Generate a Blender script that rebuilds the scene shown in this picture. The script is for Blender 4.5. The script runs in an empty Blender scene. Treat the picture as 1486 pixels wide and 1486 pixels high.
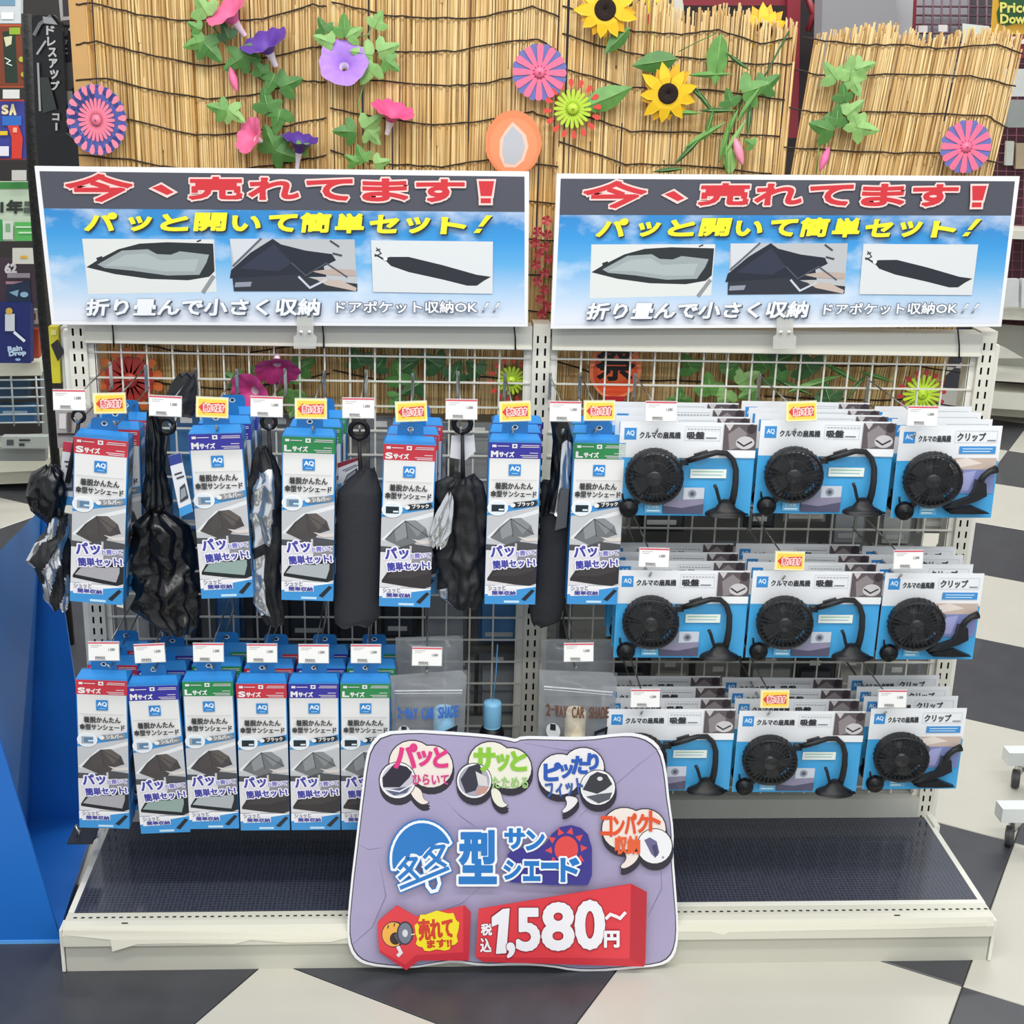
import bpy, math, random
import numpy as np
from mathutils import Vector, Matrix, noise
random.seed(7)
PI = math.pi
scn = bpy.context.scene
COL = scn.collection

# ------------------------------------------------------------------ camera
CAM = np.array([-0.2267, -2.6949, 1.7019]); YAW, PITCH, ROLL, FPX = 0.065905, 0.315828, 0.028730, 2013.78
_f = np.array([math.sin(YAW)*math.cos(PITCH), math.cos(YAW)*math.cos(PITCH), -math.sin(PITCH)])
_r0 = np.array([math.cos(YAW), -math.sin(YAW), 0.0]); _u0 = np.cross(_r0, _f)
_r = _r0*math.cos(ROLL)+_u0*math.sin(ROLL); _u = -_r0*math.sin(ROLL)+_u0*math.cos(ROLL)
cam = bpy.data.cameras.new('camera'); camo = bpy.data.objects.new('camera', cam); COL.objects.link(camo)
cam.sensor_fit = 'HORIZONTAL'; cam.sensor_width = 36.0; cam.lens = FPX/1486*36.0
cam.clip_start = 0.05; cam.clip_end = 60
m = Matrix.Identity(4)
for i in range(3):
    m[i][0] = _r[i]; m[i][1] = _u[i]; m[i][2] = -_f[i]; m[i][3] = CAM[i]
camo.matrix_world = m
scn.camera = camo

def ray(px, py):
    return _f + _r*(px-743)/FPX + _u*(743-py)/FPX
def P(px, py, Y):
    """point of the world seen at a pixel, on the upright plane y = Y"""
    d = ray(px, py); t = (Y-CAM[1])/d[1]
    return Vector((CAM+t*d).tolist())
def PXM(px, py, Y):
    """pixels per metre at that point"""
    d = ray(px, py); t = (Y-CAM[1])/d[1]
    return FPX/t

# ------------------------------------------------------------------ world, lights, exposure
w = bpy.data.worlds.new('shop_ambient'); scn.world = w; w.use_nodes = True
w.node_tree.nodes['Background'].inputs[0].default_value = (0.93, 0.97, 1.0, 1)
w.node_tree.nodes['Background'].inputs[1].default_value = 0.8
def area(name, loc, sx, sy, power, rot=(0, 0, 0), color=(1, 0.985, 0.95)):
    l = bpy.data.lights.new(name, 'AREA'); l.shape = 'RECTANGLE'; l.size = sx; l.size_y = sy
    l.energy = power; l.color = color
    o = bpy.data.objects.new(name, l); COL.objects.link(o); o.location = loc; o.rotation_euler = rot
    return o
for _x, _y, _p in ((0.1, -1.5, 62), (0.1, -3.2, 62), (0.3, 1.6, 55), (0.6, 4.0, 60), (2.6, 2.6, 30), (-2.4, 1.6, 30), (0.1, -5.0, 50)):
    area('ceiling_tube_light', (_x, _y, 3.1), 3.2, 0.22, _p)
vs = scn.view_settings
vs.view_transform = 'Standard'; vs.look = 'None'; vs.gamma = 1.0; vs.use_curve_mapping = False
vs.exposure = -0.02
scn.display_settings.display_device = 'sRGB'
scn.cycles.max_bounces = 8; scn.cycles.transparent_max_bounces = 24; scn.cycles.caustics_reflective = False; scn.cycles.caustics_refractive = False

# ------------------------------------------------------------------ materials
def lin(h):
    h = h.lstrip('#'); out = []
    for i in (0, 2, 4):
        c = int(h[i:i+2], 16)/255
        out.append(c/12.92 if c <= 0.04045 else ((c+0.055)/1.055)**2.4)
    return tuple(out)+(1.0,)
_mc = {}
def M(hexc, rough=0.5, metal=0.0, alpha=1.0, var=0.0, scale=30.0, bump=0.0):
    key = (hexc, rough, metal, alpha, var, scale, bump)
    if key in _mc: return _mc[key]
    mt = bpy.data.materials.new('mat_'+hexc.strip('#')); mt.use_nodes = True
    nt = mt.node_tree; b = nt.nodes['Principled BSDF']
    b.inputs['Base Color'].default_value = lin(hexc); b.inputs['Roughness'].default_value = rough
    b.inputs['Metallic'].default_value = metal; b.inputs['Alpha'].default_value = alpha
    if var or bump:
        tc = nt.nodes.new('ShaderNodeTexCoord'); ns = nt.nodes.new('ShaderNodeTexNoise')
        ns.inputs['Scale'].default_value = scale; ns.inputs['Detail'].default_value = 5
        nt.links.new(tc.outputs['Object'], ns.inputs['Vector'])
        if var:
            mx = nt.nodes.new('ShaderNodeMix'); mx.data_type = 'RGBA'
            c = lin(hexc)
            mx.inputs[6].default_value = tuple(v*(1-var) for v in c[:3])+(1,)
            mx.inputs[7].default_value = tuple(min(1, v*(1+var)) for v in c[:3])+(1,)
            nt.links.new(ns.outputs['Fac'], mx.inputs[0]); nt.links.new(mx.outputs[2], b.inputs['Base Color'])
        if bump:
            bp = nt.nodes.new('ShaderNodeBump'); bp.inputs['Strength'].default_value = bump; bp.inputs['Distance'].default_value = 0.01
            nt.links.new(ns.outputs['Fac'], bp.inputs['Height']); nt.links.new(bp.outputs['Normal'], b.inputs['Normal'])
    _mc[key] = mt
    return mt
def PR(hexc): return M(hexc, 0.38)          # printed card
def clear_plastic(name, tint='#e8eef2', alpha=0.16, rough=0.08):
    mt = M(tint, rough, 0, alpha, 0, 31.0, 0.0)
    if alpha < .1: mt.node_tree.nodes['Principled BSDF'].inputs['Specular IOR Level'].default_value = .25
    return mt
WHITE = M('#e4e3da', 0.42, 0, 1, 0.05, 9)
CREAM = M('#dcdace', 0.4, 0, 1, 0.06, 7)
BEAM = M('#c3c3ba', 0.45, 0, 1, 0.05, 8)
SLOT = M('#1d1d1c', 0.8)
BLK = M('#0c0d12', 0.38, 0, 1, 0.2, 60)
BLK.node_tree.nodes['Principled BSDF'].inputs['Specular IOR Level'].default_value = .3
BLKCLOTH = M('#17181c', 0.62, 0, 1, 0.25, 90, 0.15)
SILVER = M('#dfe2e6', 0.2, 0.9, 1, 0.06, 12, 0.12)
CHROME = M('#c6c6c2', 0.22, 0.9)

# ------------------------------------------------------------------ mesh builder
class MB:
    def __init__(s): s.v = []; s.f = []; s.mi = []; s.ms = []; s.sm = []
    def mat(s, m):
        if m not in s.ms: s.ms.append(m)
        return s.ms.index(m)
    def add(s, vs, fs, m, smooth=False):
        b = len(s.v); k = s.mat(m)
        s.v += [tuple(v) for v in vs]
        for f in fs:
            s.f.append(tuple(b+i for i in f)); s.mi.append(k); s.sm.append(smooth)
    def box(s, x0, x1, y0, y1, z0, z1, m, M4=None):
        vs = [(x, y, z) for x in (x0, x1) for y in (y0, y1) for z in (z0, z1)]
        if M4 is not None: vs = [tuple(M4 @ Vector(v)) for v in vs]
        s.add(vs, [(0, 1, 3, 2), (4, 6, 7, 5), (0, 4, 5, 1), (2, 3, 7, 6), (0, 2, 6, 4), (1, 5, 7, 3)], m)
    def bar(s, a, b, r, m, n=4, r2=None):
        s.tube([a, b], r, m, n, r2)
    def tube(s, pts, r, m, n=6, r2=None, smooth=True, cap=True):
        pts = [Vector(p) for p in pts]; vs = []; N = len(pts)
        up = Vector((0.13, 0.31, 0.94))
        for i, p in enumerate(pts):
            d = (pts[min(i+1, N-1)]-pts[max(i-1, 0)]).normalized()
            a = d.cross(up)
            if a.length < 1e-3: a = d.cross(Vector((1, 0, 0)))
            a.normalize(); b = d.cross(a)
            rr = r if r2 is None else r+(r2-r)*i/(N-1)
            if isinstance(r, (list, tuple)): rr = r[i]
            for k in range(n):
                t = 2*PI*k/n; vs.append(p+a*math.cos(t)*rr+b*math.sin(t)*rr)
        fs = []
        for i in range(N-1):
            for k in range(n):
                fs.append((i*n+k, i*n+(k+1) % n, (i+1)*n+(k+1) % n, (i+1)*n+k))
        if cap: fs += [tuple(range(n))[::-1], tuple((N-1)*n+k for k in range(n))]
        s.add(vs, fs, m, smooth)
    def lathe(s, prof, m, n=20, M4=None, smooth=True, cap=True):
        """prof: (r, h) along local +Y-negative axis h -> y=-h"""
        vs = []
        for r, h in prof:
            for k in range(n):
                t = 2*PI*k/n; vs.append((r*math.cos(t), -h, r*math.sin(t)))
        if M4 is not None: vs = [tuple(M4 @ Vector(v)) for v in vs]
        fs = []
        for i in range(len(prof)-1):
            for k in range(n): fs.append((i*n+k, i*n+(k+1) % n, (i+1)*n+(k+1) % n, (i+1)*n+k))
        if cap: fs += [tuple(range(n)), tuple((len(prof)-1)*n+k for k in range(n))[::-1]]
        s.add(vs, fs, m, smooth)
    def slab(s, pts, t, m, edge=None, axis=Vector((0, 1, 0))):
        """polygon (3-D points) extruded backwards by t"""
        n = len(pts); a = [Vector(p) for p in pts]; b = [p+axis*t for p in a]
        s.add(a+b, [tuple(range(n)), tuple(range(2*n-1, n-1, -1))], m)
        s.add(a+b, [(i, n+i, n+(i+1) % n, (i+1) % n) for i in range(n)], edge or m)
    def ring(s, c, R, r, m, n=20, k=6, ax='y'):
        vs = []; fs = []
        for i in range(n):
            t = 2*PI*i/n
            for j in range(k):
                q = 2*PI*j/k; rr = R+r*math.cos(q)
                if ax == 'y': vs.append((c[0]+rr*math.cos(t), c[1]+r*math.sin(q), c[2]+rr*math.sin(t)))
                else: vs.append((c[0]+rr*math.cos(t), c[1]+rr*math.sin(t), c[2]+r*math.sin(q)))
        for i in range(n):
            for j in range(k): fs.append((i*k+j, i*k+(j+1) % k, ((i+1) % n)*k+(j+1) % k, ((i+1) % n)*k+j))
        s.add(vs, fs, m, True)
    def build(s, name, parent=None, origin=(0, 0, 0), kind=None, label=None):
        me = bpy.data.meshes.new(name)
        ox, oy, oz = origin
        me.from_pydata([(x-ox, y-oy, z-oz) for x, y, z in s.v], [], s.f)
        for mm in s.ms: me.materials.append(mm)
        me.polygons.foreach_set('material_index', s.mi)
        me.polygons.foreach_set('use_smooth', s.sm)
        me.update()
        return link(name, me, parent, origin if parent is None else None, kind, label)
def link(name, me, parent=None, loc=None, kind=None, label=None):
    o = bpy.data.objects.new(name, me); COL.objects.link(o)
    if parent is not None: o.parent = parent
    if loc is not None: o.location = loc
    if kind: o['kind'] = kind
    if label: o['label'] = label
    return o
def thing(name, label, cat, loc=(0, 0, 0), group=None, rot=(0, 0, 0)):
    o = bpy.data.objects.new(name, None); COL.objects.link(o); o.location = loc; o.rotation_euler = rot
    o.empty_display_size = 0.02
    o['label'] = label; o['category'] = cat
    if group: o['group'] = group
    return o
def dup(root, loc, label, rot=None, group=None):
    r = root.copy(); COL.objects.link(r); r.location = loc
    if rot is not None: r.rotation_euler = rot
    r['label'] = label
    if group: r['group'] = group
    for ch in list(root.children):
        c = ch.copy(); COL.objects.link(c); c.parent = r
        for g in list(ch.children):
            d = g.copy(); COL.objects.link(d); d.parent = c
    return r

# ------------------------------------------------------------------ flat print
_gc = {}
def glyphs(s):
    if s in _gc: return _gc[s]
    cu = bpy.data.curves.new('lettering', 'FONT'); cu.body = s; cu.resolution_u = 4 if len(s) == 1 else 2; cu.fill_mode = 'FRONT'
    o = bpy.data.objects.new('lettering', cu); COL.objects.link(o)
    dg = bpy.context.evaluated_depsgraph_get(); ev = o.evaluated_get(dg); me = ev.to_mesh()
    vs = [(v.co.x, v.co.y) for v in me.vertices]; fs = [tuple(p.vertices) for p in me.polygons]
    ev.to_mesh_clear(); bpy.data.objects.remove(o); bpy.data.curves.remove(cu)
    if not vs: vs = [(0, 0), (1, 0), (1, 1)]; fs = [(0, 1, 2)]
    x0 = min(v[0] for v in vs); x1 = max(v[0] for v in vs); y0 = min(v[1] for v in vs); y1 = max(v[1] for v in vs)
    # merge identical verts so that boundary edges can be found
    idx = {}; remap = []; nv = []
    for v in vs:
        k = (round(v[0], 5), round(v[1], 5))
        if k not in idx: idx[k] = len(nv); nv.append(((v[0]-x0)/max(x1-x0, 1e-6), (v[1]-y0)/max(y1-y0, 1e-6)))
        remap.append(idx[k])
    fs = [tuple(remap[i] for i in f) for f in fs]; fs = [f for f in fs if len(set(f)) == len(f)]
    ec = {}
    for f in fs:
        for a, b in zip(f, f[1:]+f[:1]):
            k = (min(a, b), max(a, b)); ec[k] = ec.get(k, 0)+1
    bd = [k for k, c in ec.items() if c == 1]
    _gc[s] = (nv, fs, bd)
    return _gc[s]

def chaikin(pts, it=2):
    for _ in range(it):
        q = []
        for (ax, ay), (bx, by) in zip(pts, pts[1:]+pts[:1]): q += [(ax*.75+bx*.25, ay*.75+by*.25), (ax*.25+bx*.75, ay*.25+by*.75)]
        pts = q
    return pts
class Art:
    """flat artwork; coordinates x right, y down, mapped to 3-D by fn(x, y, layer_offset)"""
    def __init__(s, fn, step=0.00025): s.mb = MB(); s.fn = fn; s.k = 1; s.step = step
    def _p(s, x, y, off=0): return s.fn(x, y, s.k*s.step+off)
    def poly(s, pts, c, up=1):
        s.k += up; s.j = 0 if up else getattr(s, 'j', 0)+1
        m = c if not isinstance(c, str) else PR(c); o = (s.j % 9)*s.step*.06
        s.mb.add([s._p(*p, o) for p in pts], [tuple(range(len(pts)))[::-1]], m)
    def rect(s, x0, y0, x1, y1, c, up=1): s.poly([(x0, y0), (x1, y0), (x1, y1), (x0, y1)], c, up)
    def disc(s, x, y, rx, ry, c, n=22, up=1):
        s.poly([(x+rx*math.cos(2*PI*i/n), y+ry*math.sin(2*PI*i/n)) for i in range(n)], c, up)
    def line(s, pts, wd, c, up=1):
        s.k += up
        m = PR(c) if isinstance(c, str) else c
        q = 0
        for (ax, ay), (bx, by) in zip(pts, pts[1:]):
            q += 1; o = (q*4 % 11)*s.step*.06
            L = math.hypot(bx-ax, by-ay) or 1; nx, ny = -(by-ay)/L*wd/2, (bx-ax)/L*wd/2
            ex, ey = (bx-ax)/L*wd*.3, (by-ay)/L*wd*.3
            s.mb.add([s._p(ax+nx-ex, ay+ny-ey, o), s._p(bx+nx+ex, by+ny+ey, o), s._p(bx-nx+ex, by-ny+ey, o), s._p(ax-nx-ex, ay-ny-ey, o)], [(0, 1, 2, 3)], m)
    def text(s, t, x0, y0, x1, y1, c, bold=0, out=None, ow=0, skew=0, rot=0, shadow=None, sh=(0, 0)):
        """fits the string's ink box to x0..x1, y0..y1"""
        nv, fs, bd = glyphs(t)
        cx, cy = (x0+x1)/2, (y0+y1)/2; cr, sr = math.cos(rot), math.sin(rot)
        def T(v, dx=0, dy=0):
            x = x0+v[0]*(x1-x0)+skew*(v[1]-.5)*(y1-y0)-cx; y = y1-v[1]*(y1-y0)-cy
            return (cx+x*cr+y*sr+dx, cy-x*sr+y*cr+dy)
        def stroke(wd, col, dx=0, dy=0):
            s.k += 1; mm = PR(col); q = 0
            for a, b in bd:
                ax, ay = T(nv[a], dx, dy); bx, by = T(nv[b], dx, dy)
                L = math.hypot(bx-ax, by-ay)
                if L < 1e-9: continue
                nx, ny = -(by-ay)/L*wd/2, (bx-ax)/L*wd/2; ex, ey = (bx-ax)/L*wd*.38, (by-ay)/L*wd*.38
                q += 1; o = (q*7 % 23)*s.step*.028
                s.mb.add([s._p(ax+nx-ex, ay+ny-ey, o), s._p(bx+nx+ex, by+ny+ey, o), s._p(bx-nx+ex, by-ny+ey, o), s._p(ax-nx-ex, ay-ny-ey, o)], [(0, 1, 2, 3)], mm)
        def fill(col, dx=0, dy=0):
            s.mb.add([s._p(*T(v, dx, dy), s.step*.7) for v in nv], fs, PR(col))
        if shadow:
            stroke(max(bold+ow*2, .01), shadow, *sh); fill(shadow, *sh)
        if out:
            stroke(bold+ow*2, out); fill(out)
        s.k += 1
        if bold: stroke(bold, c)
        fill(c)
    def build(s, name, parent, origin=(0, 0, 0), label=None):
        return s.mb.build(name, parent, origin, None, label)
def flat(w, h, W, H, y=0.0, x0=None, ztop=0.0):
    """art of W x H units onto a w x h metre front centred on x=0, top at ztop, facing -y"""
    sx = w/W; sz = h/H; ox = -w/2 if x0 is None else x0
    return lambda x, yy, off: (ox+x*sx, y-off, ztop-yy*sz)

# ------------------------------------------------------------------ floor
TX, TY, TS, TA = 0.83124, -0.45743, 0.60898, -0.54724
ca, sa = math.cos(TA), math.sin(TA)
mb = MB(); mb.box(-6, 8, -3.5, 9.5, -0.06, -0.004, M('#3a3a3c', 0.7)); floor = mb.build('floor', kind='structure')
TL_ = M('#bfbcb1', 0.25, 0, 1, 0.06, 5); TD_ = M('#3e3f44', 0.34, 0, 1, 0.3, 14)
tile_me = {}
for nm, mt in (('l', TL_), ('d', TD_)):
    mb = MB(); e = .0012; b = .0015
    x0, x1 = e, TS-e
    vs = [(x0, x0, -.004), (x1, x0, -.004), (x1, x1, -.004), (x0, x1, -.004), (x0, x0, -b), (x1, x0, -b), (x1, x1, -b), (x0, x1, -b),
          (x0+b, x0+b, 0), (x1-b, x0+b, 0), (x1-b, x1-b, 0), (x0+b, x1-b, 0)]
    fs = [(3, 2, 1, 0), (8, 9, 10, 11)]
    for k in range(4):
        fs += [(k, (k+1) % 4, 4+(k+1) % 4, 4+k), (4+k, 4+(k+1) % 4, 8+(k+1) % 4, 8+k)]
    mb.add(vs, fs, mt)
    me = bpy.data.meshes.new('floor_tile'); me.from_pydata(mb.v, [], mb.f); me.materials.append(mt); tile_me[nm] = me
for i in range(-12, 13):
    for j in range(-5, 15):
        cx = TX+((i+.5)*ca-(j+.5)*sa)*TS; cy = TY+((i+.5)*sa+(j+.5)*ca)*TS
        if cy < -1.6 or cy > 7.2 or abs(cx-0.1-0.07*cy) > 1.5+0.42*(cy+2.0): continue
        o = link('floor_tile', tile_me['d' if (i+j) % 2 else 'l'], floor)
        o.location = (TX+(i*ca-j*sa)*TS, TY+(i*sa+j*ca)*TS, 0); o.rotation_euler = (0, 0, TA)
mb = MB(); mb.box(-6, 8, 7.6, 7.7, 0, 4.0, M('#3b3437', 0.8, 0, 1, 0.2, 2)); mb.build('wall_back', kind='structure')

# ------------------------------------------------------------------ gondola shelving (two bays)
gond = thing('gondola_shelf', 'white slotted-post double gondola display shelf standing on the checkered floor', 'shelf', (0, 0, 0))
def slotted_post(x, top):
    mb = MB(); w2 = .017
    cols = [-.017, -.0095, -.0055, .0055, .0095, .017]
    pitch = .025; n = int((top-.02)/pitch); zs = [0.0]
    for k in range(n):
        z = .02+k*pitch
        zs += [z, z+.0145]
    zs.append(top)
    for a in range(len(zs)-1):
        for c in range(5):
            hole = (a % 2 == 1) and c in (1, 3)
            xa, xb, za, zb = x+cols[c], x+cols[c+1], zs[a], zs[a+1]
            if not hole: mb.add([(xa, 0, za), (xb, 0, za), (xb, 0, zb), (xa, 0, zb)], [(0, 1, 2, 3)], CREAM)
            else: mb.add([(xa, .012, za), (xb, .012, za), (xb, .012, zb), (xa, .012, zb), (xa, 0, za), (xb, 0, za), (xb, 0, zb), (xa, 0, zb)],
                         [(0, 1, 2, 3), (4, 5, 1, 0), (5, 6, 2, 1), (6, 7, 3, 2), (7, 4, 0, 3)], SLOT)
    mb.add([(x-w2, 0, 0), (x-w2, .05, 0), (x-w2, .05, top), (x-w2, 0, top), (x+w2, 0, 0), (x+w2, .05, 0), (x+w2, .05, top), (x+w2, 0, top)],
           [(0, 3, 2, 1), (4, 5, 6, 7), (3, 7, 6, 2), (1, 2, 6, 5)], CREAM)
    mb.box(x-.03, x-w2, .012, .05, .1, top-.03, WHITE); mb.box(x+w2, x+.03, .012, .05, .1, top-.03, WHITE)
    return mb.build('slotted_post', gond)
for x in (-.9, 0, .9): slotted_post(x, 1.208)
for s, (xa, xb) in enumerate(((-.882, -.02), (.02, .882))):
    mb = MB(); mb.box(xa, xb, -.012, .035, 1.158, 1.205, BEAM); mb.box(xa, xb, -.016, -.012, 1.16, 1.166, CREAM); mb.build('top_beam', gond)
    # welded wire back panel
    mb = MB(); wm = M('#d9d8cf', .35)
    for k in range(18):
        x = xa+.012+k*(xb-xa-.024)/17
        mb.box(x-.0017, x+.0017, .012, .0155, .16, 1.157, wm)
    for k in range(20):
        z = 1.137-.0505*k
        mb.box(xa, xb, .0085, .012, z-.0017, z+.0017, wm)
    mb.build('wire_grid_panel', gond)
    mb = MB(); mb.box(xa, xb, -.006, .03, .108, .155, BEAM); mb.build('bottom_beam', gond)
DF = -.376      # front of the base
for s, (xa, xb) in enumerate(((-.91, -.001), (.001, .91))):
    mb = MB(); mb.box(xa, xb, DF, DF+.012, .0, .066, M('#c2c1b5', .42, 0, 1, .06, 6)); mb.box(xa, xb, DF+.012, .03, .0, .02, CREAM); mb.build('kick_plate', gond)
    mb = MB()
    prof = [(DF-.008, .062), (DF-.012, .064), (DF-.012, .088), (DF-.004, .1035), (DF+.01, .106), (DF+.04, .106), (DF+.04, .09), (DF, .062)]
    n = len(prof); mb.add([(xa, y, z) for y, z in prof]+[(xb, y, z) for y, z in prof],
        [tuple(range(n)), tuple(range(2*n-1, n-1, -1))]+[(i, n+i, n+(i+1) % n, (i+1) % n) for i in range(n)], M('#d3d1c3', .38, 0, 1, .05, 8))
    mb.box(xa, xa+.012, DF+.04, .0, .088, .107, WHITE); mb.box(xb-.012, xb, DF+.04, .0, .088, .107, WHITE)
    mb.build('base_lip', gond)
    fr = DF+.052 if s else DF+.036
    mt = bpy.data.materials.new('deck_mat'); mt.use_nodes = True; nt = mt.node_tree; b = nt.nodes['Principled BSDF']
    tc = nt.nodes.new('ShaderNodeTexCoord'); vo = nt.nodes.new('ShaderNodeTexVoronoi'); vo.inputs['Scale'].default_value = 120; vo.inputs['Randomness'].default_value = .15
    rp = nt.nodes.new('ShaderNodeValToRGB'); rp.color_ramp.elements[0].position = .25; rp.color_ramp.elements[0].color = lin('#2e303a'); rp.color_ramp.elements[1].position = .5; rp.color_ramp.elements[1].color = lin('#444857')
    nt.links.new(tc.outputs['Object'], vo.inputs['Vector']); nt.links.new(vo.outputs['Distance'], rp.inputs['Fac']); nt.links.new(rp.outputs['Color'], b.inputs['Base Color'])
    b.inputs['Roughness'].default_value = .12; b.inputs['Specular IOR Level'].default_value = .8
    mb = MB(); mb.box(xa+.012, xb-.012, fr, -.004, .096, .1075, mt)
    mb.box(xa+.012, xb-.012, DF+.04, fr, .098, .1068, WHITE); mb.build('base_deck', gond)
    mb = MB()
    k = 0; x = xa+.014
    while x < xb-.01:
        y = DF+.018 if s == 0 else DF+.018
        mb.add([(x, y, .1063), (x+.007, y, .1063), (x+.007, y+.0045, .1063), (x, y+.0045, .1063)], [(0, 1, 2, 3)], SLOT); x += .0145
    for q in (.12, .78): xx = xa+(xb-xa)*q; mb.add([(xx, DF+.001, .1052), (xx+.012, DF+.001, .1052), (xx+.012, DF+.004, .1058), (xx, DF+.004, .1058)], [(0, 1, 2, 3)], SLOT)
    mb.build('perforation', gond, kind='stuff')
# torn paper label strip hanging below the lip
for pts in ([(93, 1357), (160, 1364), (163, 1381), (200, 1370), (260, 1369), (340, 1370), (364, 1364), (420, 1368), (480, 1367), (505, 1361), (505, 1352), (300, 1352), (93, 1350)],
            [(982, 1352), (1030, 1352), (1050, 1357), (1057, 1353), (1200, 1350), (1330, 1348), (1432, 1344), (1432, 1338), (1200, 1342), (982, 1343)]):
    mb = MB(); mb.slab([P(x, y, DF-.0125-.001*(y > 1360)) for x, y in pts][::-1], .001, M('#e9e6d6', .45)); mb.build('torn_label_strip', gond)
for sx in (-1, 1):
    mb = MB(); mb.box(sx*.912, sx*.918, DF-.004, DF+.03, .002, .095, WHITE); mb.build('end_cap', gond); mb = MB(); mb.box(sx*.905, sx*.918, -.05, .0, .085, .112, WHITE); mb.build('corner_bracket', gond)
# grey rear board low in the left bay and right
for xa, xb in ((-.88, -.02), (.02, .88)):
    mb = MB(); mb.box(xa, xb, .03, .036, .155, .34, M('#8f938f', .5, 0, 1, .1, 5)); mb.build('rear_board', gond)

# ------------------------------------------------------------------ reed screens
rm = bpy.data.materials.new('reed'); rm.use_nodes = True; nt = rm.node_tree; b = nt.nodes['Principled BSDF']; b.inputs['Roughness'].default_value = .55
ge = nt.nodes.new('ShaderNodeNewGeometry'); rp = nt.nodes.new('ShaderNodeValToRGB')
cr = rp.color_ramp; cr.elements[0].position = 0; cr.elements[0].color = lin('#b28a4e'); cr.elements[1].position = 1; cr.elements[1].color = lin('#f2d99c')
for p_, c_ in ((.12, '#cda566'), (.4, '#e2c084'), (.7, '#ecd097')): e_ = cr.elements.new(p_); e_.color = lin(c_)
tc = nt.nodes.new('ShaderNodeTexCoord'); mp = nt.nodes.new('ShaderNodeMapping'); mp.inputs['Scale'].default_value = (90, 1, 5)
ns = nt.nodes.new('ShaderNodeTexNoise'); ns.inputs['Scale'].default_value = 1.5; ns.inputs['Detail'].default_value = 4
ns2 = nt.nodes.new('ShaderNodeTexNoise'); ns2.inputs['Scale'].default_value = 6
nt.links.new(tc.outputs['Object'], mp.inputs['Vector']); nt.links.new(mp.outputs['Vector'], ns.inputs['Vector']); nt.links.new(tc.outputs['Object'], ns2.inputs['Vector'])
nt.links.new(ge.outputs['Random Per Island'], rp.inputs['Fac'])
mx = nt.nodes.new('ShaderNodeMix'); mx.data_type = 'RGBA'; mx.blend_type = 'MULTIPLY'; mx.inputs[0].default_value = .7
r2 = nt.nodes.new('ShaderNodeValToRGB'); r2.color_ramp.elements[0].position = .3; r2.color_ramp.elements[0].color = (.62, .5, .33, 1); r2.color_ramp.elements[1].position = .55; r2.color_ramp.elements[1].color = (1, 1, 1, 1)
nt.links.new(ns.outputs['Fac'], r2.inputs['Fac']); nt.links.new(rp.outputs['Color'], mx.inputs[6]); nt.links.new(r2.outputs['Color'], mx.inputs[7])
mx2 = nt.nodes.new('ShaderNodeMix'); mx2.data_type = 'RGBA'; r3 = nt.nodes.new('ShaderNodeValToRGB'); r3.color_ramp.elements[0].position = .56; r3.color_ramp.elements[0].color = (0, 0, 0, 1); r3.color_ramp.elements[1].position = .72; r3.color_ramp.elements[1].color = (.3, .3, .3, 1)
nt.links.new(ns2.outputs['Fac'], r3.inputs['Fac']); nt.links.new(r3.outputs['Color'], mx2.inputs[0]); nt.links.new(mx.outputs[2], mx2.inputs[6]); mx2.inputs[7].default_value = lin('#e0a63c')
nt.links.new(mx2.outputs[2], b.inputs['Base Color'])
TWINE = M('#2c211b', .8)
def reed_screen(label, x0, x1, Y, topf, lines, lean=0.0, strip=False, zb=1.0):
    t = thing('reed_screen', label, 'screen', ((x0+x1)/2, Y, zb), 'reed screens behind the signs')
    cx = (x0+x1)/2
    mb = MB(); rnd = random.Random(int(abs(x0)*1000)+3)
    def reed(x, y, r, za, zt):
        l0 = lean*(za-zb); l1 = lean*(zt-zb); k = rnd.uniform(-.012, .012)
        vs = []
        for (xx, zz) in ((x+l0, za), (x+l1+k, zt)):
            for q in range(4): a = 2*PI*q/4+.6; vs.append((xx+r*math.cos(a), y+r*math.sin(a), zz))
        mb.add(vs, [(0, 1, 5, 4), (1, 2, 6, 5), (2, 3, 7, 6), (3, 0, 4, 7), (4, 5, 6, 7)], rm)
    for lay in range(4):
        x = x0
        while x < x1:
            r = rnd.uniform(.0014, .003)
            za, zt = zb, topf(x)+rnd.uniform(-.016, .018)
            if rnd.random() < .35:
                zc = rnd.uniform(zb+.1, zt-.05); reed(x, Y+lay*.004, r, za, zc); reed(x+rnd.uniform(-.002, .002), Y+lay*.004+rnd.uniform(-.001, .002), r*.9, zc-.05, zt)
            else: reed(x, Y+lay*.004+rnd.uniform(-.001, .001), r, za, zt)
            x += r*2*rnd.uniform(.85, 1.15) if lay else r*2*rnd.uniform(.9, 1.5)
    mb.build('reeds', t, t.location, kind='stuff')
    base = None
    rows = [[P(px, py, Y-.005) for px, py in ln] for ln in lines]
    last = rows[-1]; k = 1
    while min(p.z for p in last)-.072*k > zb+.02:
        rows.append([p-Vector((0, 0, .072*k)) for p in last]); k += 1
    for row in rows:
        mb = MB(); pts = []
        for a, b_ in zip(row, row[1:]):
            for q in range(5): pts.append(a.lerp(b_, q/5)+Vector((0, 0, rnd.uniform(-.0015, .0015))))
        pts.append(row[-1]); mb.tube(pts, .0016, TWINE, 5); mb.build('twine', t, t.location)
    if strip:
        mb = MB(); mb.box(x0-.03, x0, Y-.004, Y+.012, zb, 1.9, M('#c99d62', .6, 0, 1, .15, 12)); mb.build('end_batten', t, t.location)
    return t
YR = .10
xa_ = P(133, 150, YR).x; xb_ = P(474, 150, YR).x; xc_ = P(816, 150, YR).x; xd_ = P(1152, 150, YR).x
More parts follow.
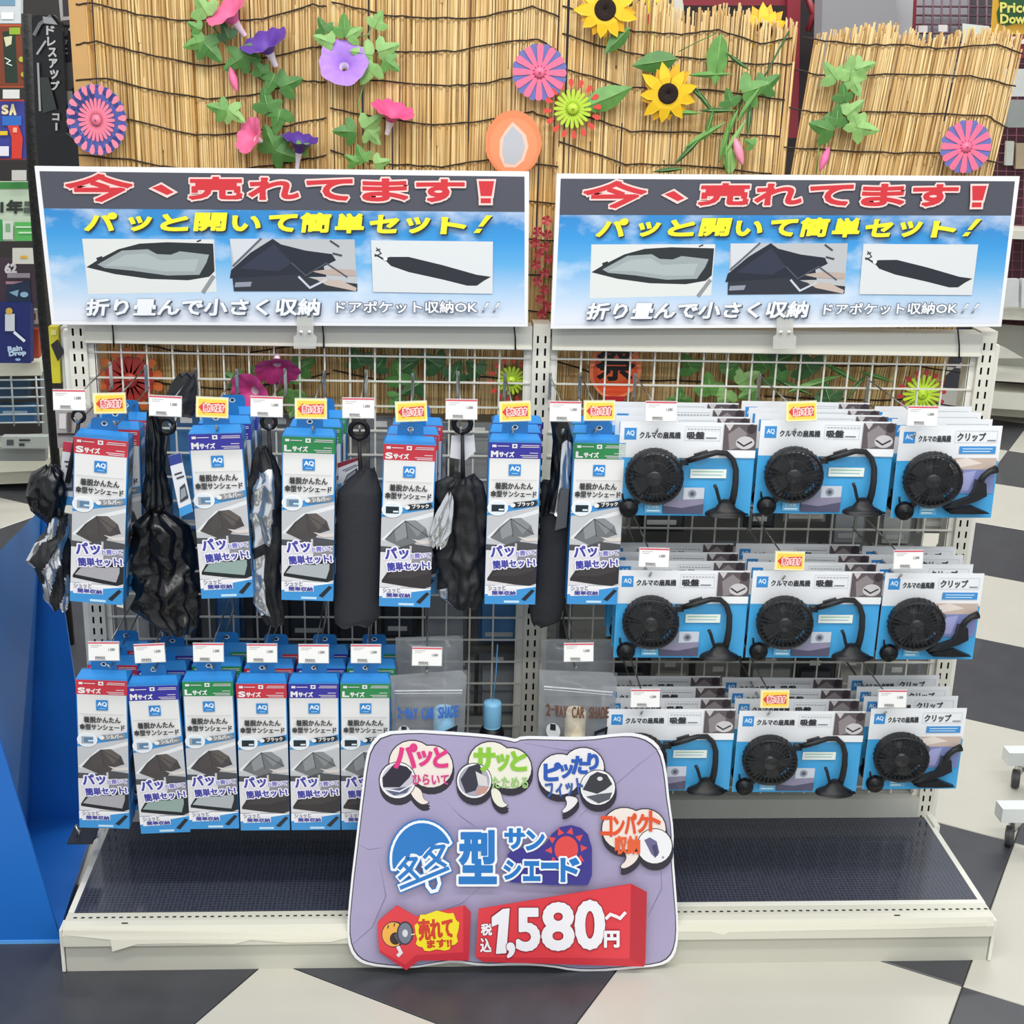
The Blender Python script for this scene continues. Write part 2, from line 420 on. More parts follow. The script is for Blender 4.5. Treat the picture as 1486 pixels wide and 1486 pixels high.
reed_screen('tan reed screen with pink and purple morning glories, furthest left', xa_, xb_-.001, YR, lambda x: 1.93,
   [[(110, 7), (133, 5), (215, 24), (269, 30), (336, 30), (380, 27), (454, 7), (474, 10)], [(110, 64), (140, 60), (205, 77), (303, 97), (370, 88), (454, 68), (474, 70)],
    [(110, 116), (155, 114), (215, 130), (300, 143), (370, 138), (440, 118), (474, 119)], [(112, 170), (190, 173), (285, 197), (345, 194), (420, 182), (474, 171)], [(114, 225), (190, 232), (240, 242), (330, 250), (440, 232), (474, 225)]], strip=True)
reed_screen('tan reed screen behind the lilac flower, between the two long seams', xb_+.001, xc_-.002, YR, lambda x: 1.93,
   [[(481, 2), (560, 22), (619, 27), (690, 26), (773, 10), (812, 25)], [(478, 70), (585, 76), (660, 74), (736, 60), (782, 57), (807, 72)], [(477, 116), (535, 116), (652, 125), (710, 120), (753, 109), (812, 118)],
    [(479, 156), (530, 168), (629, 182), (700, 176), (773, 163), (804, 175)], [(479, 219), (560, 238), (640, 242), (710, 232), (810, 242)]])
def topC(x):
    return P(0, 0, YR).z*0+1.795+(.02 if x < .1 else 0)-.07*max(0, (x-.38))
reed_screen('tan reed screen with two sunflowers on it, top edge uneven', xc_+.004, xd_-.006, YR, lambda x: 1.81-.11*max(0, x-.15)+.01*math.sin(x*40),
   [[(816, 8), (870, 30), (921, 46), (988, 50), (1042, 44), (1104, 63), (1150, 55)], [(816, 48), (870, 66), (935, 81), (1015, 85), (1096, 93), (1150, 93)], [(824, 101), (908, 127), (1029, 131), (1139, 145)],
    [(820, 160), (862, 172), (916, 191), (1015, 192), (1131, 198)], [(811, 206), (908, 238), (1021, 242), (1120, 252)]])
reed_screen('tan reed screen leaning outwards, furthest right', xd_-.032, .853, YR+.006, lambda x: 1.765-.01*math.sin(x*30),
   [[(1164, 55), (1247, 65), (1307, 65), (1358, 70), (1447, 65), (1484, 78)], [(1153, 101), (1194, 110), (1307, 108), (1409, 110), (1474, 125)], [(1145, 156), (1188, 164), (1274, 163), (1431, 167), (1463, 186)], [(1134, 213), (1200, 218), (1301, 222), (1369, 221), (1455, 238)]], lean=.10)

# ------------------------------------------------------------------ sale signs
def lerp4(c, u, v):
    tl, tr, br, bl = c
    return tl.lerp(tr, u).lerp(bl.lerp(br, u), v)
skym = bpy.data.materials.new('printed_sky'); skym.use_nodes = True; nt = skym.node_tree; b = nt.nodes['Principled BSDF']; b.inputs['Roughness'].default_value = .35
tc = nt.nodes.new('ShaderNodeTexCoord'); sp = nt.nodes.new('ShaderNodeSeparateXYZ'); mr = nt.nodes.new('ShaderNodeMapRange'); mr.inputs[1].default_value = 0.0; mr.inputs[2].default_value = .215
rp = nt.nodes.new('ShaderNodeValToRGB'); cr = rp.color_ramp; cr.elements[0].color = lin('#dfe4ee'); cr.elements[0].position = .1; cr.elements[1].color = lin('#2f86c8'); cr.elements[1].position = 1
for p_, c_ in ((.32, '#b4cfe8'), (.6, '#5fabdf'), (.8, '#3a97d8')): e_ = cr.elements.new(p_); e_.color = lin(c_)
ns = nt.nodes.new('ShaderNodeTexNoise'); ns.inputs['Scale'].default_value = 7; ns.inputs['Detail'].default_value = 8; ns.inputs['Roughness'].default_value = .55
mp = nt.nodes.new('ShaderNodeMapping'); mp.inputs['Scale'].default_value = (1, 1, 1.9); mp.inputs['Location'].default_value = (.35, 0, .1)
r2 = nt.nodes.new('ShaderNodeValToRGB'); r2.color_ramp.elements[0].position = .5; r2.color_ramp.elements[0].color = (0, 0, 0, 1); r2.color_ramp.elements[1].position = .72; r2.color_ramp.elements[1].color = (.85, .85, .85, 1)
mx = nt.nodes.new('ShaderNodeMix'); mx.data_type = 'RGBA'; mx.inputs[7].default_value = lin('#dfe6ef')
L = nt.links.new
L(tc.outputs['Object'], sp.inputs[0]); L(sp.outputs['Z'], mr.inputs[0]); L(mr.outputs[0], rp.inputs[0]); L(tc.outputs['Object'], mp.inputs[0]); L(mp.outputs[0], ns.inputs['Vector']); L(ns.outputs['Fac'], r2.inputs[0]); L(r2.outputs[0], mx.inputs[0]); L(rp.outputs[0], mx.inputs[6]); L(mx.outputs[2], b.inputs['Base Color'])

def sale_sign(label, corners, Y):
    c = [P(x, y, Y) for x, y in corners]
    org = (c[2]+c[3])/2; org.z = min(c[2].z, c[3].z)
    t = thing('sale_sign_board', label, 'sign', org, 'sale sign boards')
    mb = MB(); mb.slab(c[::-1], .006, M('#e9eaec', .35)); mb.build('board', t, org)
    def fn(px, py, off):
        xl = 50+(py-243)*25/227; xr = 768-(py-250)*3/223
        u = (px-xl)/(xr-xl); yt = 243+7*u; yb = 470+4*u; v = (py-yt)/(yb-yt)
        p = lerp4(c, u, v); return (p.x, p.y-off, p.z)
    a = Art(fn, .0001)
    a.poly([(57, 250), (761, 257), (761, 307), (63, 302)], '#4c4e59')
    a.poly([(63, 302), (761, 307), (760, 469), (80, 464)], skym)
    # photograph 1: silver shade in a windscreen
    a.poly([(118, 345), (307, 346), (311, 422), (127, 425)], '#dcdedb')
    a.poly([(124, 386), (143, 374), (170, 360), (200, 352), (240, 350), (306, 352), (308, 392), (300, 400), (270, 405), (215, 403), (165, 396)], '#23292c')
    a.poly([(140, 382), (175, 362), (212, 360), (225, 367), (245, 368), (258, 363), (300, 368), (296, 380), (286, 397), (240, 398), (190, 391), (150, 387)], '#9aa3a4')
    a.poly([(150, 384), (180, 368), (210, 366), (230, 376), (285, 374), (280, 392), (235, 392), (190, 385)], '#aab3b3')
    a.line([(292, 422), (306, 400)], 6, '#8c9092')
    a.line([(140, 374), (146, 372)], 4, '#23292c'); a.line([(283, 349), (288, 347)], 2, '#23292c')
    # photograph 2: black shade on the dashboard
    a.poly([(330, 345), (511, 346), (515, 421), (336, 421)], '#b9bcbf')
    a.poly([(332, 390), (360, 365), (392, 345), (404, 353), (440, 362), (478, 367), (484, 376), (466, 385), (470, 400), (330, 402)], '#1c2230')
    a.poly([(345, 388), (372, 368), (394, 352), (420, 380), (400, 392)], '#2b3244')
    a.poly([(330, 345), (375, 345), (336, 380)], '#cfd3d8'); a.line([(375, 345), (335, 384)], 3, '#5a6270')
    a.poly([(334, 402), (430, 396), (455, 404), (515, 410), (515, 421), (336, 421)], '#2a2e38')
    a.poly([(338, 408), (362, 407), (360, 414), (337, 415)], '#8d93a0')
    a.poly([(448, 392), (480, 388), (512, 390), (513, 399), (470, 397)], '#b9a69c')
    a.poly([(452, 402), (490, 405), (514, 416), (513, 421), (470, 412)], '#c2b1a6')
    a.line([(430, 400), (446, 416), (470, 404)], 3, '#c5cad4'); a.line([(476, 348), (488, 356)], 2.5, '#3c414a'); a.line([(480, 366), (492, 369)], 2.5, '#3c414a')
    a.line([(420, 380), (440, 398), (470, 380), (500, 400)], 2, '#4a4f59')
    # photograph 3: folded shade
    a.poly([(535, 347), (714, 349), (713, 425), (538, 422)], '#d9dcdd')
    a.poly([(554, 374), (562, 371), (590, 371), (640, 383), (690, 397), (711, 400), (700, 406), (690, 413), (676, 413), (640, 404), (590, 393), (564, 384)], '#23262f')
    a.line([(556, 376), (546, 370), (541, 368)], 2.5, '#2c3038'); a.line([(543, 362), (548, 360)], 2, '#2c3038'); a.line([(541, 370), (550, 366), (543, 358)], 1.5, '#2c3038'); a.disc(556, 374, 3, 2.5, '#e8eef3')
    for ch, x0, x1, y0, y1 in (('今', 93, 192, 252, 294), ('、', 216, 253, 267, 284), ('売', 270, 350, 256, 291), ('れ', 356, 432, 257, 291), ('て', 440, 510, 259, 292), ('ま', 521, 591, 258, 293), ('す', 600, 674, 259, 294), ('!', 694, 714, 263, 294)):
        if ch == '!':
            for col, e in (('#f1cfc9', 3), ('#cf3038', 0)):
                a.poly([(693-e, 263-e), (716+e, 263-e), (712+e, 284+e), (696-e, 284+e)], col, 1 if e else 3); a.poly([(696-e, 287-e), (711+e, 287-e), (711+e, 294+e), (696-e, 294+e)], col, 0)
            a.k -= 0
        elif ch == '、':
            a.poly([(232, 265), (256, 279), (240, 287), (213, 274)], '#f1cfc9'); a.poly([(232, 268), (250, 279), (240, 283), (218, 273)], '#cf3038')
        else: a.text(ch, x0+3, y0+3, x1-3, y1-3, '#cf3038', 3.4, '#f1cfc9', 2.4)
    for ch, x0, x1, y0, y1 in (('パ', 123, 168, 307, 333), ('ッ', 184, 218, 312, 333), ('と', 231, 272, 309, 333), ('開', 279, 326, 307, 333), ('い', 333, 376, 311, 333), ('て', 386, 428, 309, 334), ('簡', 432, 477, 307, 335), ('単', 483, 526, 308, 336), ('セ', 533, 576, 310, 336), ('ッ', 586, 621, 313, 336), ('ト', 637, 675, 313, 337)):
        a.text(ch, x0+2, y0+2, x1-2, y1-1, '#f3ea2c', 3.4, shadow='#27303c', sh=(2, 2), skew=.12)
    for dx, col in ((2, '#27303c'), (0, '#f3ea2c')):
        a.poly([(704+dx, 311+dx), (713+dx, 311+dx), (699+dx, 327+dx), (692+dx, 327+dx)], col); a.poly([(690+dx, 330+dx), (698+dx, 330+dx), (694+dx, 336+dx), (685+dx, 336+dx)], col, 0)
    a.text('折り畳んで小さく収納', 126, 431, 460, 455, '#eceef2', 1.8, '#8d95a3', .5, shadow='#4c5562', sh=(1.8, 1.8), skew=.1)
    a.text('ドアポケット収納OK', 485, 435, 690, 452, '#f0f2f5', .9, '#5d6675', 1.1)
    for x in (700, 716):
        a.poly([(x+4, 436), (x+9, 436), (x+2, 446), (x-1, 446)], '#7a8390'); a.poly([(x-2, 448), (x+2, 448), (x, 452), (x-4, 452)], '#7a8390', 0)
        a.poly([(x+4.5, 437), (x+8, 437), (x+2, 445), (x, 445)], '#e9ecf0')
    a.build('printed_face', t, org)
    return t
YS = -.045
sale_sign('white-framed sale sign with blue sky print, over the left bay', [(50, 241), (768, 249), (766, 474), (75, 471)], YS)
sale_sign('white-framed sale sign with blue sky print, over the right bay', [(808, 252), (1480, 256), (1453, 474), (799, 477)], YS)
# plastic clips holding the signs
for lb, px in (('clear plastic sign clip under the left sale sign', 443), ('clear plastic sign clip under the right sale sign', 1139)):
    o = P(px, 500, YS-.008); t = thing('sign_clip', lb, 'clip', o)
    mb = MB(); cp = clear_plastic('clip', '#d5d5cf', .5, .15)
    mb.slab([P(px+dx, y, YS-.008) for dx, y in ((-12, 452), (12, 452), (12, 485), (17, 489), (15, 506), (-17, 506), (-17, 489), (-12, 485))][::-1], .002, cp); mb.build('clip_plate', t, o)
    mb = MB()
    for dx in (-6, 6):
        q = P(px+dx, 482, YS-.01); mb.lathe([(.0035, 0), (.0035, .003), (.001, .005)], M('#f4f4ee', .2), 8, Matrix.Translation(q))
    mb.build('rivet', t, o)
# black cable ties hanging over the beams
for k, (lb, px, y0, y1) in enumerate((('thin black strap over the left end of the left beam', 163, 470, 503), ('thin black strap beside the left sign clip', 468, 471, 505), ('thin black strap near the centre post on the left beam', 746, 472, 508), ('thin black strap at the right end of the right beam', 1390, 478, 520))):
    a_ = P(px, y0, -.02); b_ = P(px+2, y1, -.018)
    mb = MB(); mb.tube([a_, a_.lerp(b_, .5)+Vector((.001, -.001, 0)), b_], .0016, BLK, 5); o = mb.build('cable_strap', None, b_); o['label'] = lb; o['category'] = 'strap'

# ------------------------------------------------------------------ sunshade boxes
BW, BH, BD = .094, .31, .05
BLUE = M('#3389d2', .34, 0, 1, .05, 6)
HD = {'S': '#cf3a48', 'M': '#3c3aa6', 'L': '#2f8f52'}
def box_print(size, black):
    W, H = 100, 397
    a = Art(flat(BW, BH, W, H, -.0002), .00012)
    a.rect(0, 0, W, 40, HD[size]); a.rect(0, 0, W, 2, '#4a9be0')
    a.rect(2, 40, 98, 300, '#e3e3e2')
    a.text(size, 5, 23, 17, 36, '#f4f2f2', 2.2); a.text('サイズ', 20, 24, 48, 36, '#f4f2f2', 1.4)
    a.rect(44, 5, 54, 15, '#eeeef2'); a.rect(47, 8, 51, 12, HD[size])
    for y, x0, x1 in ((7, 62, 96), (11, 60, 96), (25, 78, 94), (31, 60, 94), (35, 64, 94)): a.rect(x0, y, x1, y+1.8, '#e8dfe4')
    a.rect(6, 7, 14, 13, '#eeeef2'); a.rect(16, 9, 38, 11, '#e8dfe4')
    a.rect(39, 53, 62, 80, '#2f84cc'); a.text('AQ', 42, 58, 60, 70, '#eaf2fa', 1); a.rect(45, 74, 57, 76, '#9cc6ea')
    a.rect(6, 90, 94, 91, '#bfc0c2')
    a.text('着脱かんたん', 14, 97, 86, 113, '#3a3b3e', 1.0); a.text('傘型サンシェード', 6, 117, 94, 132, '#3a3b3e', 1.0)
    a.poly([(0, 165), (100, 135), (100, 155), (0, 180)], '#3f92d2')
    a.rect(0, 168, 100, 170, '#e3e3e2', 0)
    # photo of the unfolded umbrella in the windscreen
    a.poly([(0, 178), (100, 152), (100, 262), (0, 262)], '#bfc1c5')
    a.poly([(0, 232), (40, 184), (100, 160), (100, 170), (45, 192), (8, 236)], '#dfe1e4')
    um = '#6f7275' if black else '#4a4545'
    a.poly([(8, 232), (25, 205), (46, 184), (66, 182), (86, 200), (92, 222), (70, 232), (62, 246), (40, 250)], um)
    a.poly([(46, 184), (66, 182), (86, 200), (70, 222)], '#85888c' if black else '#5e5855'); a.poly([(25, 205), (46, 184), (52, 222), (30, 236)], '#8b8f93' if black else '#4c4848')
    a.line([(8, 232), (46, 184), (52, 228)], 1.2, '#3b3d40'); a.line([(46, 184), (92, 222)], 1.2, '#3b3d40')
    a.poly([(0, 248), (36, 250), (60, 240), (100, 246), (100, 268), (0, 264)], '#4b4d52')
    a.poly([(60, 228), (80, 232), (100, 228), (100, 238), (78, 240)], '#d5cdc8'); a.line([(58, 262), (58, 246)], 4, '#c9c4c0')
    a.disc(20, 158, 20, 19, '#f0f1f2'); a.disc(20, 158, 17.5, 16.5, '#dbe6ef')
    if black: a.rect(8, 150, 33, 167, '#1c2a33'); a.rect(22, 160, 32, 164, '#d6e8f2')
    else: a.rect(9, 149, 32, 168, '#9aa1a8'); a.rect(14, 151, 32, 165, '#5c7f9f'); a.rect(22, 158, 32, 162, '#cfe2f0')
    pc = '#26282b' if black else '#8a8c8f'
    a.poly([(46, 150), (50, 144), (94, 138), (97, 146), (92, 152), (50, 158)], pc); a.disc(49, 151, 5, 5, '#e8e8ea')
    a.text('ブラック' if black else 'シルバー', 58, 142, 90, 152, '#eeeeee', .7, rot=.1)
    # lower photo
    a.poly([(0, 262), (100, 262), (100, 350), (0, 350)], '#d8d7da')
    a.poly([(62, 262), (100, 258), (100, 300), (60, 296)], '#8d8d94')
    lo = '#343033' if black else '#22262a'
    a.poly([(4, 332), (14, 312), (30, 300), (60, 296), (100, 290), (100, 345), (88, 350), (60, 348), (4, 338)], lo)
    if not black:
        a.poly([(8, 330), (22, 308), (46, 302), (58, 306), (92, 304), (92, 318), (86, 342), (60, 338)], {'S': '#a6a5ab', 'M': '#8fa49f', 'L': '#a9b0b6'}[size])
        a.poly([(44, 300), (62, 300), (66, 308), (48, 308)], '#25272b')
    else: a.poly([(12, 326), (26, 308), (60, 303), (96, 300), (94, 312), (60, 326)], '#403c3e')
    a.text('パッ', 9, 250, 54, 278, '#4646a0', 2.4, '#eceaf4', 3.0, rot=.12); a.text('と開いて', 58, 262, 96, 274, '#7a78c0', .8, '#eceaf4', 1.5, rot=.08)
    a.text('簡単セット!', 14, 284, 96, 304, '#4646a0', 1.7, '#eceaf4', 2.4, rot=.1)
    a.rect(0, 350, 100, 397, '#eceded'); a.poly([(0, 372), (100, 352), (100, 397), (0, 397)], '#3f92d2')
    a.poly([(4, 352), (40, 346), (42, 356), (62, 355), (62, 374), (6, 376)], '#e4e4ec')
    a.text('シュッと', 7, 350, 40, 362, '#77777c', .6, rot=.04); a.text('簡単収納', 14, 363, 60, 373, '#4a4a9a', 1.0)
    a.poly([(72, 384), (92, 358), (98, 362), (80, 388)], '#24272c'); a.rect(38, 387, 68, 393, '#bcdcf0')
    return a
def sunshade_box(size, black, label, loc, roll, group):
    t = thing('sunshade_box', label, 'box', loc, group, (0, roll, 0))
    k = (size, black)
    if k not in BOXC:
        mb = MB()
        mb.box(-BW/2, BW/2, 0, BD, -BH, -.001, BLUE)
        # sloping top
        mb.add([(-BW/2, 0, -.001), (BW/2, 0, -.001), (BW/2, BD, -.001), (-BW/2, BD, -.001), (-BW/2+.006, BD*.45, .009), (BW/2-.006, BD*.45, .009)],
               [(0, 1, 5, 4), (2, 3, 4, 5), (1, 2, 5), (3, 0, 4)], BLUE)
        body = mb.build('carton', None)
        a = box_print(size, black); pr = a.build('front_print', None)
        # side print
        fnr = lambda x, y, off: (BW/2+off+.0002, x*BD/50, -y*BH/397)
        s_ = Art(fnr, .00012)
        s_.rect(5, 20, 45, 270, '#3d83bb')
        for y in (30, 120, 200): s_.rect(8, y, 42, y+14, '#b9cde0'); s_.rect(8, y+22, 42, y+62, '#5a6470'); s_.poly([(12, y+56), (26, y+28), (40, y+44)], '#20252c')
        s_.rect(8, 300, 42, 340, '#9fc3e6')
        sp_ = s_.build('side_print', None)
        mb = MB(); y = BD*.45; hx = .024
        out = [(-hx, y, .006), (hx, y, .006), (hx-.001, y, .026), (hx-.005, y, .031), (-hx+.005, y, .031), (-hx+.001, y, .026)]
        mb.slab(out, .0012, M('#2471b4', .34)); mb.add([(x*.006, y-.0005, .021+z*.004) for x, z in ((-1, 0), (-.5, -1), (.5, -1), (1, 0), (.4, 1), (-.4, 1))], [tuple(range(6))], M('#dfe8f0', .4))
        mb.add([(x*.004, y-.0008, .0215+z*.0028) for x, z in ((-1, 0), (-.5, -1), (.5, -1), (1, 0), (.4, 1), (-.4, 1))], [tuple(range(6))], M('#15304a', .5))
        tab = mb.build('hang_tab', None)
        BOXC[k] = [o.data for o in (body, pr, sp_, tab)]
        for o in (body, pr, sp_, tab): bpy.data.objects.remove(o)
    for nm, me in zip(('carton', 'front_print', 'side_print', 'hang_tab'), BOXC[k]): link(nm, me, t)
    return t
BOXC = {}
YF = -.30
hold = {'S': 'S-size', 'M': 'M-size', 'L': 'L-size'}
ord_ = ['front', 'second', 'third', 'fourth']
top_boxes = [('S', 0, 147, 636, -5.0, 3), ('M', 0, 312, 628, 2.2, 3), ('L', 0, 448, 633, -1.4, 3), ('S', 1, 595, 644, -1.6, 3), ('M', 1, 748, 641, -.4, 3), ('L', 1, 871, 642, -.3, 3)]
low_boxes = [('S', 0, 147, 986, -2.2, 3), ('M', 0, 221, 994, 2.0, 3), ('L', 0, 301, 988, .4, 3), ('S', 1, 379, 991, 0, 3), ('M', 1, 455, 991, 0, 3), ('L', 1, 530, 991, 0, 3)]
HOOKS = []
for rown, rows in (('upper', top_boxes), ('lower', low_boxes)):
    for sz, bk, px, py, roll, n in rows:
        for d in range(n):
            Y = YF+d*.068
            p = P(px, py, YF); jx = 0 if d == 0 else (random.uniform(-.002, .003)+.006*d)
            wh = 'front of its hook' if d == 0 else '%s box back on its hook' % ord_[d]
            lb = '%s %s sunshade carton with %s header, %s row, %s' % (hold[sz], 'black' if bk else 'silver', {'S': 'red', 'M': 'purple', 'L': 'green'}[sz], rown, wh)
            sunshade_box(sz, bk, lb, (p.x+jx, Y, p.z), math.radians(-roll) * (1 if d == 0 else .3), 'sunshade cartons in the %s row' % rown)
        HOOKS.append((p.x, p.z+.032, YF-.035))

# ------------------------------------------------------------------ fan packs
FW, FH, CW = .248, .176, .19
CARDB = '#3fa4de'
def fan_print(clip):
    Wm = CW if clip else FW; W = Wm*1000; H = FH*1000
    a = Art(flat(Wm, FH, W, H, -.0002), .00012)
    a.rect(0, 0, W, 66, '#e9ebee'); a.rect(0, 66, W, H, CARDB)
    a.rect(8, 11, 30, 33, '#3a90d6'); a.text('AQ', 12, 16, 26, 26, '#dcecf8', .8)
    a.text('クルマの扇風機', 36, 18, 110 if not clip else 96, 30, '#3b3d42', .9)
    if not clip:
        a.line([(118, 7), (182, 7), (182, 33), (118, 33), (118, 7)], .7, '#c2cad4'); a.text('吸盤', 122, 17, 153, 30, '#33353a', 1.3); a.rect(156, 27, 176, 29, '#777b82')
        for x in range(122, 178, 6): a.rect(x, 11, x+4, 12.4, '#8a9098')
        a.rect(188, 2, W, 50, '#5d5458'); a.poly([(196, 20), (215, 6), (230, 18), (226, 42), (200, 50)], '#8b8486'); a.disc(228, 36, 17, 12, '#c9c6c8'); a.line([(214, 34), (226, 42), (240, 34)], 3, '#35353a'); a.poly([(190, 2), (205, 2), (198, 14)], '#c9c4c4'); a.disc(238, 10, 8, 9, '#3a3236')
        a.rect(184, 50, W, 64, '#eef0f2')
        a.rect(132, 86, 198, 103, '#e9f2ea'); a.rect(136, 90, 192, 91.6, '#7db8a0'); a.rect(136, 96, 190, 97.6, '#8cb4c8')
        a.rect(122, 121, 160, 148, '#c6cdd8'); a.disc(138, 133, 8, 8, '#8f96a6'); a.disc(138, 133, 4, 4, '#4c5060'); a.poly([(92, 148), (122, 121), (122, 148)], '#7e8ca0')
        a.rect(86, 146, 160, 171, '#51506a'); a.poly([(86, 146), (160, 142), (160, 152), (120, 160), (86, 156)], '#8a86a0')
        a.rect(52, 152, 84, 170, '#67b8e4'); a.text('USB', 58, 156, 78, 161, '#d9f0fb', .3); a.rect(56, 164, 80, 167, '#d9f0fb')
        for x, c_ in ((90, '#2c2e32'), (180, '#2c2e32')):
            pass
    else:
        a.line([(104, 9), (182, 9), (182, 31), (104, 31), (104, 9)], .7, '#c2cad4'); a.text('クリップ', 108, 13, 160, 28, '#33353a', 1.0); a.rect(164, 26, 180, 28, '#777b82')
        a.rect(114, 38, 182, 52, '#3f8fd0'); a.rect(120, 42, 176, 43.6, '#cfe6f6'); a.rect(120, 47, 172, 48.6, '#cfe6f6')
        a.rect(92, 60, W-4, 82, '#c7b3a8'); a.poly([(100, 66), (130, 60), (160, 70), (120, 78)], '#e3d8cf'); a.rect(94, 82, W-4, 128, '#7c87bd'); a.poly([(110, 92), (150, 84), (140, 122), (104, 124)], '#a2a4d6'); a.disc(114, 88, 13, 10, '#5e5a68')
        a.rect(52, 154, 84, 170, '#67b8e4'); a.rect(56, 158, 80, 161, '#d9f0fb'); a.rect(56, 164, 76, 167, '#d9f0fb')
    return a
def fan_parts(clip):
    Wm = CW if clip else FW
    parts = []
    mb = MB(); mb.box(-Wm/2, Wm/2, 0, .0012, -FH, 0, M('#d9dde0', .4)); parts.append(('backing_card', mb))
    parts.append(('card_print', fan_print(clip).mb))
    ox = -Wm/2
    fx, fz = (ox+.066, -.095); R = .0515
    T = Matrix.Translation((fx, -.004, fz)) @ Matrix.Rotation(math.radians(-8), 4, 'Z') @ Matrix.Rotation(math.radians(6), 4, 'X')
    mb = MB(); mb.lathe([(R*.55, 0), (R*.76, .003), (R*.76, .012), (.002, .013)], BLK, 28, T); mb.lathe([(R*.99, .002), (R*1.0, .021), (R*.96, .025), (R*.93, .022), (R*.95, .002)], BLK, 32, T, cap=False); parts.append(('fan_housing', mb))
    mb = MB()
    for k in range(32):
        a = 2*PI*k/32; ml = T @ Matrix.Rotation(a, 4, 'Y')
        mb.box(.013, R*.97, -.0255, -.024, -.0006, .0006, M('#15161b', .35), ml); mb.box(R*.80, R*1.03, -.0245, -.004, -.0004, .0004, M('#15161b', .35), ml)
    for r_ in (.6, .99):
        vsn = MB(); vsn.ring((0, -.0247, 0), R*r_, .0016 if r_ > .9 else .0008, M('#121318', .3), 28, 4)
        mb.add([T @ Vector(v) for v in vsn.v], vsn.f, M('#121318', .3), True)
    mb.lathe([(.0145, .022), (.0145, .026), (.012, .0275), (.001, .028)], M('#101116', .3), 20, T); parts.append(('grille', mb))
    mb = MB()
    for k in range(5):
        a = 2*PI*k/5; vs = [T @ Matrix.Rotation(a, 4, 'Y') @ Vector(v) for v in ((.008, -.014, -.006), (R*.8, -.013, -.016), (R*.84, -.02, .014), (.008, -.019, .006))]
        mb.add(vs, [(0, 1, 2, 3)], M('#14161c', .3))
    parts.append(('fan_blades', mb))
    mb = MB(); T2 = Matrix.Translation((ox+.022, -.003, -FH+.016)); mb.lathe([(.017, 0), (.0175, .008), (.014, .014), (.001, .015)], BLK, 18, T2)
    mb.tube([(ox+.016, -.01, -FH+.02), (ox+.010, -.01, -FH+.036), (ox+.009, -.01, -FH+.044)], .0022, BLK, 6); mb.tube([(ox+.03, -.008, -FH+.02), (ox+.05, -.01, -FH+.045)], .006, BLK, 8); parts.append(('pivot_joint', mb))
    if not clip:
        mb = MB(); g = [(-.006, -.069), (.008, -.063), (.028, -.056), (.050, -.0515), (.070, -.054), (.083, -.066), (.089, -.084), (.0888, -.108), (.087, -.130), (.085, -.148)]
        g = [(x, -.014-.006*math.sin(i), z) for i, (x, z) in enumerate(g)]
        mb.tube(g, [.005, .0058, .006, .0052, .0052, .0054, .0056, .006, .0065, .007], BLK, 8); mb.box(-.014, .0, -.022, -.008, -.074, -.064, BLK); mb.tube([(.012, -.014, -.0615), (.036, -.014, -.0535)], .0074, M('#1c1d22', .25), 8)
        parts.append(('gooseneck', mb))
        mb = MB(); T3 = Matrix.Translation((.068, -.018, -.165)) @ Matrix.Rotation(PI/2, 4, 'X')
        mb.lathe([(.038, -.001), (.037, -.005), (.030, -.009), (.02, -.014), (.013, -.024), (.008, -.03)], BLK, 22, Matrix.Translation((.0745, -.018, -.169)) @ Matrix.Rotation(PI/2, 4, 'X') @ Matrix.Scale(.58, 4, (0, 0, 1)))
        mb.tube([(.066, -.02, -.150), (.06, -.02, -.136), (.054, -.022, -.118), (.050, -.022, -.110)], .0032, BLK, 6); mb.box(.105, .117, -.02, -.014, -.169, -.166, BLK); parts.append(('suction_cup', mb))
    else:
        mb = MB(); x = .0
        mb.tube([(.088, -.014, -.078), (.074, -.016, -.082), (.064, -.016, -.092), (.060, -.016, -.102)], [.008, .006, .006, .007], BLK, 8)
        mb.slab([(.052, -.02, -.098), (.070, -.02, -.104), (.074, -.02, -.128), (.056, -.02, -.138), (.02, -.02, -.150), (-.004, -.02, -.152), (.012, -.02, -.142), (.044, -.02, -.13), (.05, -.02, -.118)][::-1], .012, BLK)
        mb.slab([(.0, -.02, -.156), (.05, -.02, -.148), (.084, -.02, -.162), (.05, -.02, -.163), (.01, -.02, -.162)][::-1], .012, BLK); parts.append(('clip_mount', mb))
    # clear blister: shallow domes over the fan and the mount
    bl = clear_plastic('blister', '#eef4f8', .014, .06)
    mb = MB(); n = 24
    def dome(cx, cz, rx, rz, h):
        rings = [(1.0, 0), (.99, h*.8), (.93, h), (.0, h*1.02)]; vs = []
        for k, (s_, hh) in enumerate(rings[:3]):
            for i in range(n): a = 2*PI*i/n; vs.append((cx+rx*s_*math.copysign(abs(math.cos(a))**.7, math.cos(a)), -.001-hh, cz+rz*s_*math.copysign(abs(math.sin(a))**.7, math.sin(a))))
        fs = [(r*n+i, r*n+(i+1) % n, (r+1)*n+(i+1) % n, (r+1)*n+i) for r in range(2) for i in range(n)]+[tuple(2*n+i for i in range(n))]
        mb.add(vs, fs, bl, True)
    dome(fx, fz, R*1.1, R*1.1, .036)
    if not clip: dome(.062, -.106, .058, .064, .03)
    else: dome(.05, -.118, .05, .05, .03)
    parts.append(('clear_blister', mb))
    return parts
fan_me = {}
for cl in (False, True):
    lst = []
    for nm, mb in fan_parts(cl):
        o = mb.build(nm, None); lst.append((nm, o.data)); bpy.data.objects.remove(o)
    fan_me[cl] = lst
